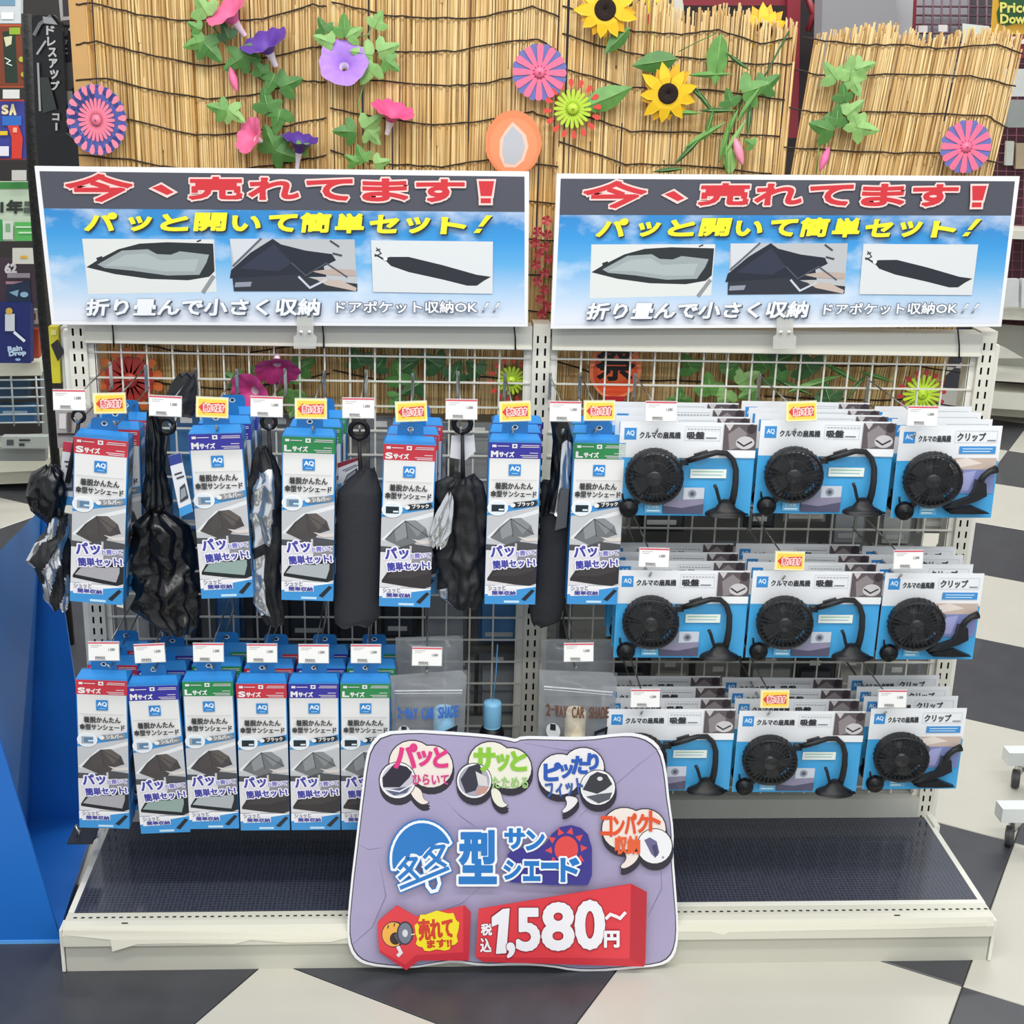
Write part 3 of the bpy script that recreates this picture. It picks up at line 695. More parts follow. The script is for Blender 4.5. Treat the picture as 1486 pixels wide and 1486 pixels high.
FANS = [('top', 'left', 1000, 613, 0, 0, 4), ('top', 'middle', 1203, 611, .2, 0, 4), ('top', 'right', 1381, 618, -.6, 1, 4),
        ('middle', 'left', 993, 828, 0, 0, 4), ('middle', 'middle', 1188, 829, .2, 0, 4), ('middle', 'right', 1357, 832, 0, 1, 4),
        ('bottom', 'left', 975, 1029, 0, 0, 4), ('bottom', 'middle', 1165, 1032, .4, 0, 4), ('bottom', 'right', 1334, 1028, -.2, 1, 4)]
for rw, cl_, px, py, roll, isclip, n in FANS:
    p = P(px, py, YF)
    for d in range(n):
        wh = 'frontmost on its hook' if d == 0 else '%s from the front' % ord_[d] if d < 3 else 'rearmost on its hook'
        kind = 'clip-on' if isclip else 'suction-cup'
        lb = '%s fan pack, %s row, %s column, %s' % (kind, rw, cl_, wh)
        t = thing('fan_pack', lb, 'fan', (p.x+(random.uniform(-.003, .003) if d else 0), YF+d*.05, p.z+(random.uniform(-.002, .002) if d else 0)), 'car fans, %s row' % rw, (0, math.radians(roll), 0))
        for nm, me in fan_me[bool(isclip)]: link(nm, me, t)
    xo = -.03 if not isclip else -.025
    HOOKS.append((p.x+xo, p.z-.004, YF-.035)); HOOKS.append((p.x+(.058 if not isclip else .05), p.z-.006, YF-.02))

# ------------------------------------------------------------------ price tags
def tag_meshes():
    out = {}
    for yl in (0, 1):
        Wd, Hd = .054, .034
        mb = MB(); mb.box(-Wd/2, Wd/2, 0, .0012, -Hd, 0, M('#f0e6a8' if yl else '#e8e8e6', .35)); 
        a = Art(flat(Wd, Hd, 54, 34, -.0002), .00015)
        if yl:
            a.rect(0, 0, 54, 34, '#ecdfa0'); a.rect(4, 3, 52, 31, '#efc84a')
            a.poly([(4, 17), (14, 7), (14, 10), (49, 8), (49, 26), (14, 26), (14, 29)], '#cc3b3f')
            a.text('売れてます', 13, 11, 47, 24, '#cc3b3f', .5, '#f4ded8', 1.3)
        else:
            a.rect(0, 0, 54, 2.5, '#cf4a5c'); a.rect(4, 5, 24, 6, '#b7b8ba'); a.rect(4, 8, 18, 9, '#c5c6c8')
            a.text('1,580', 36, 11, 47, 16, '#77787c', .3)
            for x in range(12, 30, 2): a.rect(x, 26, x+1.1, 30, '#4a4b4e')
            a.rect(11, 31, 31, 32, '#8a8b8e')
        o1 = mb.build('tag_card', None); o2 = a.build('tag_print', None)
        mb = MB(); mb.box(-Wd/2-.001, Wd/2+.001, .0014, .0022, -Hd-.0015, .0015, clear_plastic('holder', '#e4e8ea', .35)); mb.tube([(0, .0022, -Hd+.006), (0, .02, -Hd+.006)], .002, CHROME, 6); o3 = mb.build('tag_holder', None)
        out[yl] = [('tag_card', o1.data), ('tag_print', o2.data), ('tag_holder', o3.data)]
        for o in (o1, o2, o3): bpy.data.objects.remove(o)
    return out
TG = tag_meshes()
nb = 'carton'
TAGS = [(0, 100, 566, 0, 'over the leftmost ring-handled shade'), (1, 158, 571, 2, 'over the S-size silver carton, upper row'), (0, 240, 575, -2, 'over the large crumpled black shade'), (1, 308, 577, -2, 'over the M-size silver carton, upper row'),
 (0, 387, 576, -1, 'over the silver and black shade'), (1, 451, 579, 0, 'over the L-size silver carton, upper row'), (0, 520, 578, 0, 'over the long black sleeve'), (1, 596, 583, 3, 'over the S-size black carton, upper row'),
 (0, 670, 580, 0, 'over the shade with a silver lobe'), (1, 747, 583, 3, 'over the M-size black carton, upper row'), (0, 821, 583, 0, 'over the narrow shade beside the centre post'), (1, 870, 582, 1, 'over the L-size black carton, upper row'),
 (0, 960, 583, 0, 'over the top left fan stack'), (1, 1163, 583, 3, 'over the top middle fan stack'), (0, 1340, 590, 0, 'over the top right fan stack'),
 (0, 950, 796, -1, 'over the middle row left fan stack'), (1, 1147, 801, -1, 'over the middle row middle fan stack'), (0, 1319, 799, 1, 'over the middle row right fan stack'),
 (0, 937, 1001, 0, 'over the bottom left fan stack'), (1, 1125, 1002, 0, 'over the bottom middle fan stack'), (0, 1296, 1002, 0, 'over the bottom right fan stack'),
 (0, 150, 932, 0, 'over the S-size silver carton, lower row'), (0, 216, 935, 3, 'over the M-size silver carton, lower row'), (0, 302, 934, 0, 'over the L-size silver carton, lower row'), (0, 380, 935, 0, 'over the S-size black carton, lower row'),
 (0, 455, 936, 0, 'over the M-size black carton, lower row'), (0, 531, 936, 0, 'over the L-size black carton, lower row'), (0, 620, 940, -1, 'over the pouch with a light blue cup'), (0, 840, 934, 1, 'over the pouch with a beige cup')]
YT = YF-.045
for yl, px, py, rot, wh in TAGS:
    p = P(px, py, YT)
    t = thing('price_tag', ('yellow arrow price tag ' if yl else 'white price tag ')+wh, 'price tag', p, 'yellow arrow tags' if yl else 'white price tags', (math.radians(-8), math.radians(-rot), 0))
    for nm, me in TG[yl]: link(nm, me, t)
    # hook that carries the goods and the tag
    mb = MB(); q = P(px, py+13, YT+.003); dz = -.045
    mb.tube([(0, 0, 0), (0, .32, .0)], .0016, CHROME, 6); mb.tube([(0, .34-.002, dz), (0, .04, dz), (0, .025, dz+.012)], .0022, CHROME, 6); mb.box(-.003, .003, .318, .323, dz-.004, .004, CHROME)
    o = mb.build('display_hook', None); o.location = (q.x, q.y+.003, q.z-.008)
    o['label'] = 'chrome wire hook behind the price tag '+wh; o['category'] = 'hook'; o['group'] = 'display hooks'
for k, (x, z, y) in enumerate([]): pass

# ------------------------------------------------------------------ folded shades and sleeves
def crumple(mb, rows, Y, depth, seed, pl=5, amp=.28, silver=None, mat=BLKCLOTH, n=40, sub=5, facet=None):
    """rows: (py, x0, x1) silhouette by height; builds a pleated fabric body around the plane y = Y"""
    facet = (silver is not None) if facet is None else facet
    if facet: n, sub = 56, 8
    rnd = random.Random(seed); ph = [rnd.uniform(0, 6.28) for _ in range(8)]
    L_ = []
    for (ya, a0, a1), (yb, b0, b1) in zip(rows, rows[1:]):
        for q in range(sub): t = q/sub; L_.append((ya+(yb-ya)*t, a0+(b0-a0)*t, a1+(b1-a1)*t))
    L_.append(rows[-1])
    vs = []
    for i, (py, x0, x1) in enumerate(L_):
        A = P(x0, py, Y); B = P(x1, py, Y); c = (A+B)/2; R = (B.x-A.x)/2; t = i/len(L_)
        for k in range(n):
            a = 2*PI*k/n
            f = 1-amp*(.5+.5*math.cos(pl*a+ph[0]+3*t*math.sin(ph[1])))*abs(math.sin(a))-amp*.5*(.5+.5*math.sin((pl*2+1)*a+ph[2]+9*t))
            f += amp*.35*math.sin(3*a+ph[3]+14*t)*math.sin(7*t+ph[4])
            jt = 0
            if facet:
                q_ = Vector((math.cos(a)*1.3+seed, math.sin(a)*1.3, (c.z*16)+seed*3)); q2 = Vector((c.x*30+math.cos(a)*2.6, math.sin(a)*2.6+seed, c.z*38))
                jt = -.42*abs(noise.noise(q_*1.1))-.22*abs(noise.noise(q2))+.12
            f += jt
            vs.append((c.x+R*math.cos(a)*min(1.05, f+.12), c.y+depth*math.sin(a)*f*min(1, R*22+.2), c.z+.004*math.sin(4*a+ph[5]+6*t)))
    fs = {}; 
    for i in range(len(L_)-1):
        for k in range(n):
            m_ = mat
            if silver:
                a = (k+.5)/n; 
                if silver(a, i/len(L_)): m_ = SILVER
            fs.setdefault(m_, []).append((i*n+k, i*n+(k+1) % n, (i+1)*n+(k+1) % n, (i+1)*n+k))
    fs.setdefault(mat, []).append(tuple(range(n))); fs[mat].append(tuple((len(L_)-1)*n+k for k in range(n))[::-1])
    b = len(mb.v); mb.v += [tuple(v) for v in vs]
    for m_, ff in fs.items():
        kk = mb.mat(m_)
        for f in ff: mb.f.append(tuple(b+i for i in f)); mb.mi.append(kk); mb.sm.append(len(f) == 4)
def ring_handle(t, px, py, rpx, Y, org, down):
    c = P(px, py, Y); r = rpx/PXM(px, py, Y)
    mb = MB(); mb.ring(c, r*.78, r*.24, BLK, 20, 8); mb.build('ring_handle', t, org)
    mb = MB(); mb.tube([P(px, py+rpx, Y), P(down[0], down[1], Y)], .0035, BLKCLOTH, 6, .005); mb.build('shaft', t, org)
def shade(name, label, px, py, Y): 
    org = P(px, py, Y); return thing(name, label, 'sunshade', org, 'folded umbrella sunshades'), org
Yb = -.27
GB = M('#0b0c10', .24, 0, 1, .2, 40, .15)
# 1 leftmost
t, org = shade('folded_sunshade', 'crumpled black and silver sunshade hanging at the far left edge', 75, 880, Yb)
ring_handle(t, 114, 604, 11, Yb, org, (98, 700))
mb = MB(); crumple(mb, [(676, 68, 80), (690, 46, 92), (715, 39, 96), (738, 46, 92), (752, 62, 90), (758, 66, 88)], Yb, .035, 3, 4, .2, None, GB, facet=True); mb.build('hood', t, org)
mb = MB(); crumple(mb, [(748, 70, 98), (775, 66, 100), (785, 52, 101), (812, 38, 101), (826, 52, 101), (850, 60, 101), (868, 64, 101), (882, 78, 101)], Yb, .04, 12, 3, .35, lambda a, q: (.5 < a < 1 and math.sin(a*19+q*11) > .1)); mb.build('folded_canopy', t, org)
# 2 big black
t, org = shade('folded_sunshade', 'large crumpled glossy black sunshade between the S and M silver cartons', 240, 915, Yb)
ring_handle(t, 242, 618, 14, Yb, org, (228, 735))
mb = MB(); crumple(mb, [(600, 214, 228), (640, 212, 240), (690, 212, 240), (730, 206, 250), (742, 216, 238), (765, 194, 274), (800, 190, 282), (822, 190, 284), (833, 196, 278), (850, 190, 286), (880, 192, 289), (905, 228, 286), (917, 240, 278)], Yb, .045, 5, 4, .34, None, GB, facet=True); mb.build('folded_canopy', t, org)
mb = MB(); crumple(mb, [(543, 262, 282), (560, 248, 285), (580, 236, 284), (602, 234, 282)], Yb+.12, .02, 8, 3, .2); mb.build('tip_fold', t, org)
# 3 silver
t, org = shade('folded_sunshade', 'bright silver and black sunshade between the M and L silver cartons', 385, 900, Yb)
ring_handle(t, 390, 612, 13, Yb, org, (394, 690))
mb = MB(); crumple(mb, [(650, 372, 388), (668, 366, 400), (690, 364, 408), (705, 357, 410), (740, 354, 410), (775, 362, 412), (790, 364, 412), (830, 366, 406), (870, 368, 410), (888, 378, 412), (905, 388, 412)], Yb, .035, 21, 3, .3, lambda a, q: (.5 < a < .86 and .14 < q < .58 and math.sin(a*17+q*5) > -.5) or (.5 < a < .74 and .62 < q < .9)); mb.build('folded_canopy', t, org)
# 4 sleeve
t, org = shade('folded_sunshade', 'long plain black fabric sleeve with a ring handle, beside the L silver carton', 520, 905, Yb)
ring_handle(t, 521, 624, 16, Yb, org, (524, 700))
mb = MB(); crumple(mb, [(680, 524, 543), (688, 518, 545), (702, 504, 549), (716, 491, 553), (760, 488, 553), (830, 487, 552), (888, 486, 551), (897, 487, 545), (906, 488, 534)], Yb, .018, 31, 2, .06, None, M('#25262b', .75, 0, 1, .2, 120, .1)); mb.build('sleeve', t, org)
# 5
t, org = shade('folded_sunshade', 'black sunshade with a rounded silver lobe between S and M black cartons', 668, 880, Yb)
ring_handle(t, 671, 615, 16, Yb, org, (672, 710))
mb = MB(); crumple(mb, [(692, 650, 690), (702, 632, 700), (735, 628, 707), (770, 634, 708), (800, 630, 708), (820, 636, 706), (850, 636, 704), (866, 640, 700), (880, 658, 690)], Yb, .036, 44, 4, .33, lambda a, q: (.52 < a < .62 and .75 < q < .97)); mb.build('folded_canopy', t, org)
mb = MB(); crumple(mb, [(716, 650, 656), (730, 640, 658), (750, 632, 658), (775, 624, 656), (790, 625, 646), (794, 630, 640)], Yb-.038, .012, 50, 3, .4, lambda a, q: .5 < a < 1); mb.build('silver_lobe', t, org)
mb = MB(); mb.slab([P(x, y, Yb+.01) for x, y in ((655, 632), (688, 632), (690, 655), (676, 668), (653, 664))][::-1], .001, M('#d9dade', .4)); mb.build('care_label', t, org)
# 6
t, org = shade('folded_sunshade', 'narrow black sunshade beside the centre post with a silver flap', 795, 905, Yb)
mb = MB(); crumple(mb, [(604, 799, 822), (640, 803, 832), (700, 798, 832), (745, 788, 828)], Yb, .02, 61, 3, .25, lambda a, q: .72 < a < .9 and .3 < q, GB); mb.build('folded_canopy', t, org)
mb = MB(); crumple(mb, [(700, 786, 812), (740, 785, 828), (790, 783, 826), (850, 776, 824), (880, 768, 818), (900, 772, 812), (907, 776, 792)], Yb+.012, .018, 63, 2, .08, None, M('#1f2025', .75, 0, 1, .2, 120, .1)); mb.build('sleeve', t, org)
mb = MB(); mb.slab([P(x, y, Yb-.02) for x, y in ((814, 712), (826, 708), (822, 765), (805, 770))][::-1], .001, M('#5c6066', .3, .5)); mb.build('silver_flap', t, org)

# product labels hanging with the shades
def label_card(lb, pts, head, Y):
    c = [P(x, y, Y) for x, y in pts]; org = (c[2]+c[3])/2
    t = thing('label_card', lb, 'label', org, 'label cards of the folded shades')
    mb = MB(); mb.slab(c[::-1], .0012, M('#d9dbe2', .4)); mb.build('card', t, org)
    a = Art(lambda x, y, off: (lambda p: (p.x, p.y-off, p.z))(lerp4(c, x/100, y/100)), .0002)
    a.rect(0, 0, 100, 16, head); a.rect(0, 86, 100, 100, '#3f92d2'); a.rect(20, 30, 80, 33, '#44464c'); a.rect(30, 37, 90, 40, '#44464c'); a.poly([(20, 78), (40, 54), (85, 50), (90, 76)], '#3c4048'); a.poly([(28, 74), (44, 58), (78, 56), (80, 70)], '#8f97a2')
    a.build('card_print', t, org)
label_card('white label card with red header behind the leftmost carton', [(92, 640), (112, 643), (108, 734), (84, 731)], '#b8344a', -.262)
label_card('tilted label card with navy header beside the large black shade', [(244, 662), (262, 657), (280, 742), (262, 750)], '#2f3f8a', -.325)
label_card('narrow label card with dark red header beside the long sleeve', [(490, 672), (524, 662), (522, 690), (492, 716)], '#8c2438', -.235)

# ------------------------------------------------------------------ zip pouches with cups
def pouch(lb, pts, Y, cupx, cupy, cupc, ink, title, back=False):
    c = [P(x, y, Y) for x, y in pts]; org = (c[2]+c[3])/2
    t = thing('zip_pouch', lb, 'pouch', org, 'clear pouches with a cup')
    n = 14; mb = MB()
    for sgn, al in ((-1, .22), (1, .6)):
        vs = []
        for i in range(n+1):
            for j in range(n+1):
                u, v = i/n, j/n; p = lerp4(c, u, v); b_ = (math.sin(PI*u)**.6)*(math.sin(PI*min(1, v*.85+.15))**.7 if v > .12 else v*2.2)
                vs.append((p.x, p.y+sgn*.022*b_+.0035*math.sin(u*13+v*11)*math.sin(v*17-u*5)*b_, p.z))
        fs = [(i*(n+1)+j, (i+1)*(n+1)+j, (i+1)*(n+1)+j+1, i*(n+1)+j+1) for i in range(n) for j in range(n)]
        mb.add(vs, fs, M('#c8cdd2' if sgn < 0 else '#8c9094', .12, 0, al, 0, 31, 0), True)
    mb.build('bag', t, org)
    if back: return t
    a = Art(lambda x, y, off: (lambda p: (p.x, p.y-off-.0225*(math.sin(PI*min(1, max(0, x/100)))**.6), p.z))(lerp4(c, x/100, y/100)), .0002)
    a.line([(6, 16), (40, 14), (94, 20)], 1.6, '#dfe3e8'); a.line([(6, 19), (40, 17), (94, 23)], .8, '#dfe3e8')
    if title: 
        n_ = len(title)
        for i, ch in enumerate(title):
            if ch == '-': a.rect(9+i*82/n_, 38, 9+(i+.8)*82/n_, 40, ink)
            elif ch != ' ': a.text(ch, 9+i*82/n_, 33+3*abs(i-n_/2)/n_, 9+(i+.82)*82/n_, 45+3*abs(i-n_/2)/n_, ink, .9)
    a.disc(18, 62, 9, 9, '#e2e4e6'); a.rect(14, 54, 21, 61, '#2b2d31'); a.disc(18, 84, 9, 7, '#e2e4e6'); a.poly([(10, 88), (18, 78), (26, 88)], '#2b2d31')
    a.poly([(72, 60), (90, 56), (88, 76), (70, 80)], '#22252c'); a.poly([(75, 63), (86, 61), (85, 72), (74, 75)], '#5b6470')
    a.build('bag_print', t, org)
    q = P(cupx, cupy, Y); r = 15/PXM(cupx, cupy, Y)
    mb = MB(); T = Matrix.Translation(q) @ Matrix.Rotation(-PI/2, 4, 'X')
    mb.lathe([(r, 0), (r*1.04, .02), (r*1.02, .052), (r*.9, .056), (r*.86, .05), (r*.8, .03), (.001, .03)], M(cupc, .45), 22, Matrix.Translation((q.x, q.y, q.z)) @ Matrix.Rotation(PI/2, 4, 'X') @ Matrix.Scale(-1, 4, (0, 1, 0)))
    mb.build('cup', t, org)
    return t
pouch('clear zip pouch hanging behind the pouch with the light blue cup', [(574, 925), (672, 922), (672, 1010), (574, 1012)], -.2, 0, 0, '', '', '', True)
pouch('clear zip pouch with blue lettering and light blue cup behind the standee', [(566, 980), (678, 972), (672, 1102), (569, 1104)], -.285, 644, 1066, '#8fc3e2', '#3c6fc4', '2-WAY CAR SHADE')
pouch('clear zip pouch hanging behind the pouch with the beige cup', [(786, 928), (892, 930), (888, 1010), (786, 1010)], -.2, 0, 0, '', '', '', True)
pouch('clear zip pouch with brown 2-WAY CAR SHADE lettering and beige cup', [(783, 972), (896, 976), (888, 1104), (781, 1102)], -.285, 834, 1068, '#dccfb4', '#6e4a3a', '2-WAY CAR SHADE')
# lone blue cup on a string
q = P(714, 1054, -.2); t = thing('blue_cup', 'pale blue cup hanging on a thin string left of the centre post', 'cup', q)
r = 13/PXM(714, 1054, -.2); mb = MB(); mb.lathe([(r*.96, 0), (r, .004), (r*1.02, .048), (r*.94, .054), (r*.4, .056), (.001, .056)], M('#7db9dd', .4), 24, Matrix.Translation(q) @ Matrix.Rotation(PI/2, 4, 'X') @ Matrix.Scale(-1, 4, (0, 1, 0))); mb.build('cup_body', t, q)
mb = MB(); mb.lathe([(r*1.3, -.03), (r*1.4, -.012), (r*1.1, 0), (.001, 0.001)], BLK, 22, Matrix.Translation(q) @ Matrix.Rotation(PI/2, 4, 'X') @ Matrix.Scale(-1, 4, (0, 1, 0))); mb.build('cup_base', t, q)
mb = MB(); mb.tube([P(716, 1014, -.2), P(720, 975, -.19), P(722, 935, -.18)], .0012, M('#5aa0d8', .4), 5); mb.build('string', t, q)

# ------------------------------------------------------------------ goods on the far side of the wire grid
k = 0
bgn = ['grey', 'slate grey', 'pale grey', 'near-black', 'blue']
bgm = [('#7d8082', '#9a9c9b'), ('#6d7175', '#8c9094'), ('#8a8a86', '#a5a49d'), ('#2a2d33', '#3c4046'), ('#34587e', '#4b7cab')]
def back_pack(x, z, wv, hv, ci, yv, rw=''):
    mb = MB(); c1, c2 = bgm[ci]
    mb.box(-wv/2, wv/2, 0, .012, -hv, 0, M(c1, .5, 0, 1, .15, 25)); mb.box(-wv/2+.008, wv/2-.008, -.012, 0, -hv+.01, -.03, M(c2, .3, 0, 1, .2, 30))
    mb.box(-.012, .012, -.0008, 0, -.02, -.008, M('#d0d0cc', .5)); mb.box(-wv/2+.015, wv/2-.02, -.0135, -.012, -hv+.02, -hv+.03, M('#b9bab8', .5))
    o = mb.build('blister_pack', None, (0, 0, 0)); o.location = (x, yv, z)
    o['label'] = '%s blister pack on the far side of the wire grid, %s row, %s bay' % (bgn[ci], rw, 'left' if x < 0 else 'right'); o['category'] = 'pack'; o['group'] = '%s packs behind the grid, %s row, %s bay' % (bgn[ci], rw, 'left' if x < 0 else 'right')
rnd = random.Random(5)
for zr, rwn in ((.99, 'top'), (.72, 'middle'), (.46, 'bottom')):
    x = -.86
    while x < .84:
        wv = rnd.uniform(.06, .1); hv = rnd.uniform(.21, .262)
        ci = rnd.choice([0, 1, 2, 3, 0, 3, 4]) if x < 0 else rnd.choice([0, 1, 2, 3, 0, 2])
        if not (-.03 < x+wv/2 < .03): back_pack(x+wv/2, zr+rnd.uniform(-.01, .01), wv, hv, ci, .065+rnd.uniform(0, .02), rwn)
        x += wv+rnd.uniform(.006, .03)
mb = MB(); mb.box(-.88, .88, .17, .175, .1, .995, M('#858785', .7, 0, 1, .2, 6)); mb.build('divider_panel', gond)

# ------------------------------------------------------------------ standee in front
Yb0, Yt0 = -.396, -.372
zb0 = 0.003; zt0 = P(745, 1068, Yt0).z
nrm = Vector((0, -(zt0-zb0), -(Yt0-Yb0)*-1)).normalized()   # towards the viewer
def PS(px, py, off=0.0):
    d = Vector(ray(px, py).tolist()); c = Vector(CAM.tolist()); o = Vector((0, Yb0, zb0))
    t_ = (o-c).dot(nrm)/d.dot(nrm); return c+d*t_+nrm*off
org = Vector((-.05, Yb0, zb0))
st = thing('sunshade_standee', 'lilac folded-sunshade price standee leaning against the shelf base', 'sign', org)
out = [(553, 1063), (600, 1060), (640, 1062), (700, 1066), (738, 1071), (748, 1074), (757, 1069), (800, 1070), (850, 1071), (900, 1065), (925, 1065), (945, 1072), (960, 1087), (967, 1115), (972, 1165), (978, 1205), (977, 1240), (981, 1290), (985, 1345), (983, 1375), (975, 1393), (958, 1402), (915, 1406), (870, 1410), (830, 1409), (800, 1403), (750, 1400), (700, 1402), (660, 1396), (630, 1400), (600, 1405), (570, 1405), (535, 1401), (518, 1394), (507, 1378), (503, 1352), (508, 1290), (517, 1215), (524, 1155), (529, 1112), (535, 1083)]
out = chaikin(out, 1)
def inset(pts, d):
    cx, cy = 743, 1235; r_ = []
    for x, y in pts:
        L_ = math.hypot(x-cx, y-cy); sx = 1-d/abs(x-cx) if abs(x-cx) > 120 else 1; sy = 1-d/abs(y-cy) if abs(y-cy) > 80 else 1
        r_.append((cx+(x-cx)*sx, cy+(y-cy)*sy))
    return r_
mb = MB(); mb.slab([PS(x, y) for x, y in out][::-1], .004, M('#eeeef2', .5), axis=-nrm); mb.build('white_rim', st, org)
lil = M('#a79fc0', .55, 0, 1, .06, 9, .25)
a = Art(lambda x, y, off: tuple(PS(x, y, off)), .00012)
a.poly(inset(out, 3.2), '#3c3a46'); a.poly(inset(out, 4.6), lil)
a.build('lilac_cloth', st, org)
k0 = a.k
a = Art(lambda x, y, off: tuple(PS(x, y, off)), .00012); a.k = k0+1
# fold creases
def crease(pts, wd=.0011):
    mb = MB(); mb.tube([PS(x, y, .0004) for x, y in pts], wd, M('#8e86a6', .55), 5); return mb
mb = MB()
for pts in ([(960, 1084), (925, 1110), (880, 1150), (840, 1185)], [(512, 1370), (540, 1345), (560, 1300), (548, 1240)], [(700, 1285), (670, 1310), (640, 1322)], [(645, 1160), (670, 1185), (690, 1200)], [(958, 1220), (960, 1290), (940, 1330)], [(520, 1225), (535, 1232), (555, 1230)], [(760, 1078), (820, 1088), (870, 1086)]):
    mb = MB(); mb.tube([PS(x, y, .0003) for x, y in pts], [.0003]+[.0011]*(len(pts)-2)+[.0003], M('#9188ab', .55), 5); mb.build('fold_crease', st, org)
DK = '#34313c'
def bubble(cx1, cy1, r1, cx2, cy2, r2, cx3, cy3, r3, tail, cream):
    """main two lobes, photo lobe and tail, with an extruded dark side under them"""
    tail = chaikin(tail, 2)
    for dx, dy, g, col in ((1, 9, 1.5, DK), (1, 5, 1.5, DK), (0, 0, 1.6, DK)):
        a.disc(cx1+dx, cy1+dy, r1+g, r1*.95+g, col); a.disc(cx2+dx, cy2+dy, r2+g, r2*.95+g, col, up=0); a.disc(cx3+dx, cy3+dy, r3+g, r3+g, col, up=0)
        tx_ = sum(p[0] for p in tail)/len(tail); ty_ = sum(p[1] for p in tail)/len(tail)
        a.poly([(tx_+(x-tx_)*1.12+dx, ty_+(y-ty_)*1.08+dy) for x, y in tail], col, 0)
    a.disc(cx1, cy1, r1, r1*.95, cream); a.disc(cx2, cy2, r2, r2*.95, cream, up=0); a.poly(tail, cream, 0)
    a.disc(cx3, cy3, r3+1.2, r3+1.2, DK); a.disc(cx3, cy3, r3, r3, '#f0f0f2')
CRM = '#efe4dc'
# bubble 1
bubble(598, 1106, 33, 625, 1112, 32, 577, 1132, 26, [(598, 1138), (612, 1146), (614, 1160), (624, 1164), (612, 1168), (600, 1158), (594, 1146)], CRM)
a.disc(577, 1132, 23, 23, '#c3c2cf'); a.poly([(555, 1128), (572, 1108), (590, 1112), (598, 1120), (594, 1128), (580, 1142), (556, 1142)], '#2c2b3a'); a.poly([(560, 1146), (596, 1140), (590, 1150), (572, 1154)], '#5b5f80'); a.line([(556, 1144), (580, 1148), (598, 1138)], 2, '#e8e6ee')
a.text('パ', 573, 1080, 604, 1113, '#dd3b85', 3.6); a.text('ッ', 606, 1090, 626, 1110, '#dd3b85', 3.0); a.text('と', 630, 1085, 649, 1112, '#dd3b85', 3.2); a.text('ひらいて', 599, 1123, 651, 1138, '#d0428a', 1.0)
# bubble 2
bubble(712, 1106, 32, 740, 1114, 31, 688, 1132, 25, [(712, 1140), (726, 1146), (730, 1164), (738, 1167), (726, 1172), (714, 1160)], '#ece9da')
a.disc(688, 1132, 22.5, 22.5, '#a9a8b8'); a.poly([(668, 1130), (680, 1112), (696, 1106), (700, 1124), (690, 1146), (676, 1150)], '#3a3a48'); a.poly([(690, 1118), (706, 1126), (708, 1140), (694, 1138)], '#d8d4d6'); a.poly([(694, 1142), (710, 1140), (704, 1150), (690, 1152)], '#c9968a')
a.text('サ', 689, 1085, 717, 1117, '#8cc63e', 3.8); a.text('ッ', 721, 1094, 738, 1116, '#8cc63e', 3.0); a.text('と', 742, 1090, 763, 1116, '#8cc63e', 3.4); a.text('たためる', 714, 1126, 766, 1142, '#9cc87a', 1.0)
# bubble 3
bubble(812, 1122, 31, 846, 1112, 30, 867, 1141, 25, [(818, 1152), (840, 1156), (834, 1168), (820, 1178), (814, 1176), (824, 1166)], '#ebe8ea')
a.disc(867, 1141, 22.5, 22.5, '#e2e3e6'); a.poly([(845, 1144), (856, 1124), (866, 1118), (880, 1122), (888, 1136), (878, 1144), (866, 1150)], '#3b3d44'); a.poly([(850, 1154), (870, 1150), (888, 1148), (884, 1158), (868, 1164)], '#5a5d64'); a.disc(870, 1128, 4, 3, '#d9dadd')
a.text('ピ', 790, 1106, 812, 1130, '#2f5cb4', 3.4); a.text('ッ', 813, 1108, 830, 1126, '#2f5cb4', 2.6); a.text('た', 830, 1096, 851, 1120, '#2f5cb4', 3.0); a.text('り', 853, 1092, 867, 1114, '#2f5cb4', 3.0); a.text('フィット', 792, 1130, 845, 1152, '#3c5ea8', 1.6, rot=.14)
# bubble 4
bubble(905, 1200, 32, 935, 1200, 30, 949, 1225, 25, [(905, 1232), (928, 1234), (922, 1248), (906, 1258), (898, 1255), (910, 1244)], CRM)
a.disc(949, 1225, 22, 22, '#eeeef2'); a.poly([(934, 1216), (942, 1212), (952, 1218), (956, 1234), (950, 1242), (944, 1236)], '#6c6a90'); a.poly([(945, 1224), (952, 1222), (954, 1238), (949, 1240)], '#4a4870'); a.disc(961, 1241, 1.6, 1.6, '#8884a8')
for i, ch in enumerate('コンパクト'): a.text(ch, 872+i*17.4, 1182-i*2+(3 if i % 2 else 0), 887+i*17.4, 1210-i*2, '#e5562f', 2.4)
a.text('収納', 892, 1210, 927, 1235, '#e8643c', 2.0)
# umbrella character logo
def both(draw):
    for g, c_ in ((15, '#2c78c2'), (9.5, '#f2f5fa'), (0, '#2a7ac6')): draw(g, c_)
dome_pts = [(571, 1260), (569, 1246), (570, 1230), (576, 1214), (586, 1201), (598, 1193), (611, 1190), (625, 1192), (638, 1199), (648, 1210), (654, 1222), (640, 1218), (628, 1222), (618, 1230), (611, 1240), (602, 1234), (590, 1236), (580, 1246)]
dome_pts = chaikin(dome_pts, 1)
glyph_ = [[(593, 1234), (590, 1244), (580, 1256)], [(590, 1243), (604, 1242), (596, 1256), (580, 1270)], [(586, 1250), (598, 1262), (606, 1270)],
          [(630, 1216), (627, 1227), (616, 1240)], [(628, 1226), (644, 1224), (636, 1240), (618, 1256)], [(624, 1234), (636, 1246), (646, 1252)], [(582, 1284), (650, 1256)]]
hook_ = [(614, 1244), (618, 1266), (620, 1282), (626, 1290), (634, 1288), (638, 1278), (636, 1270)]
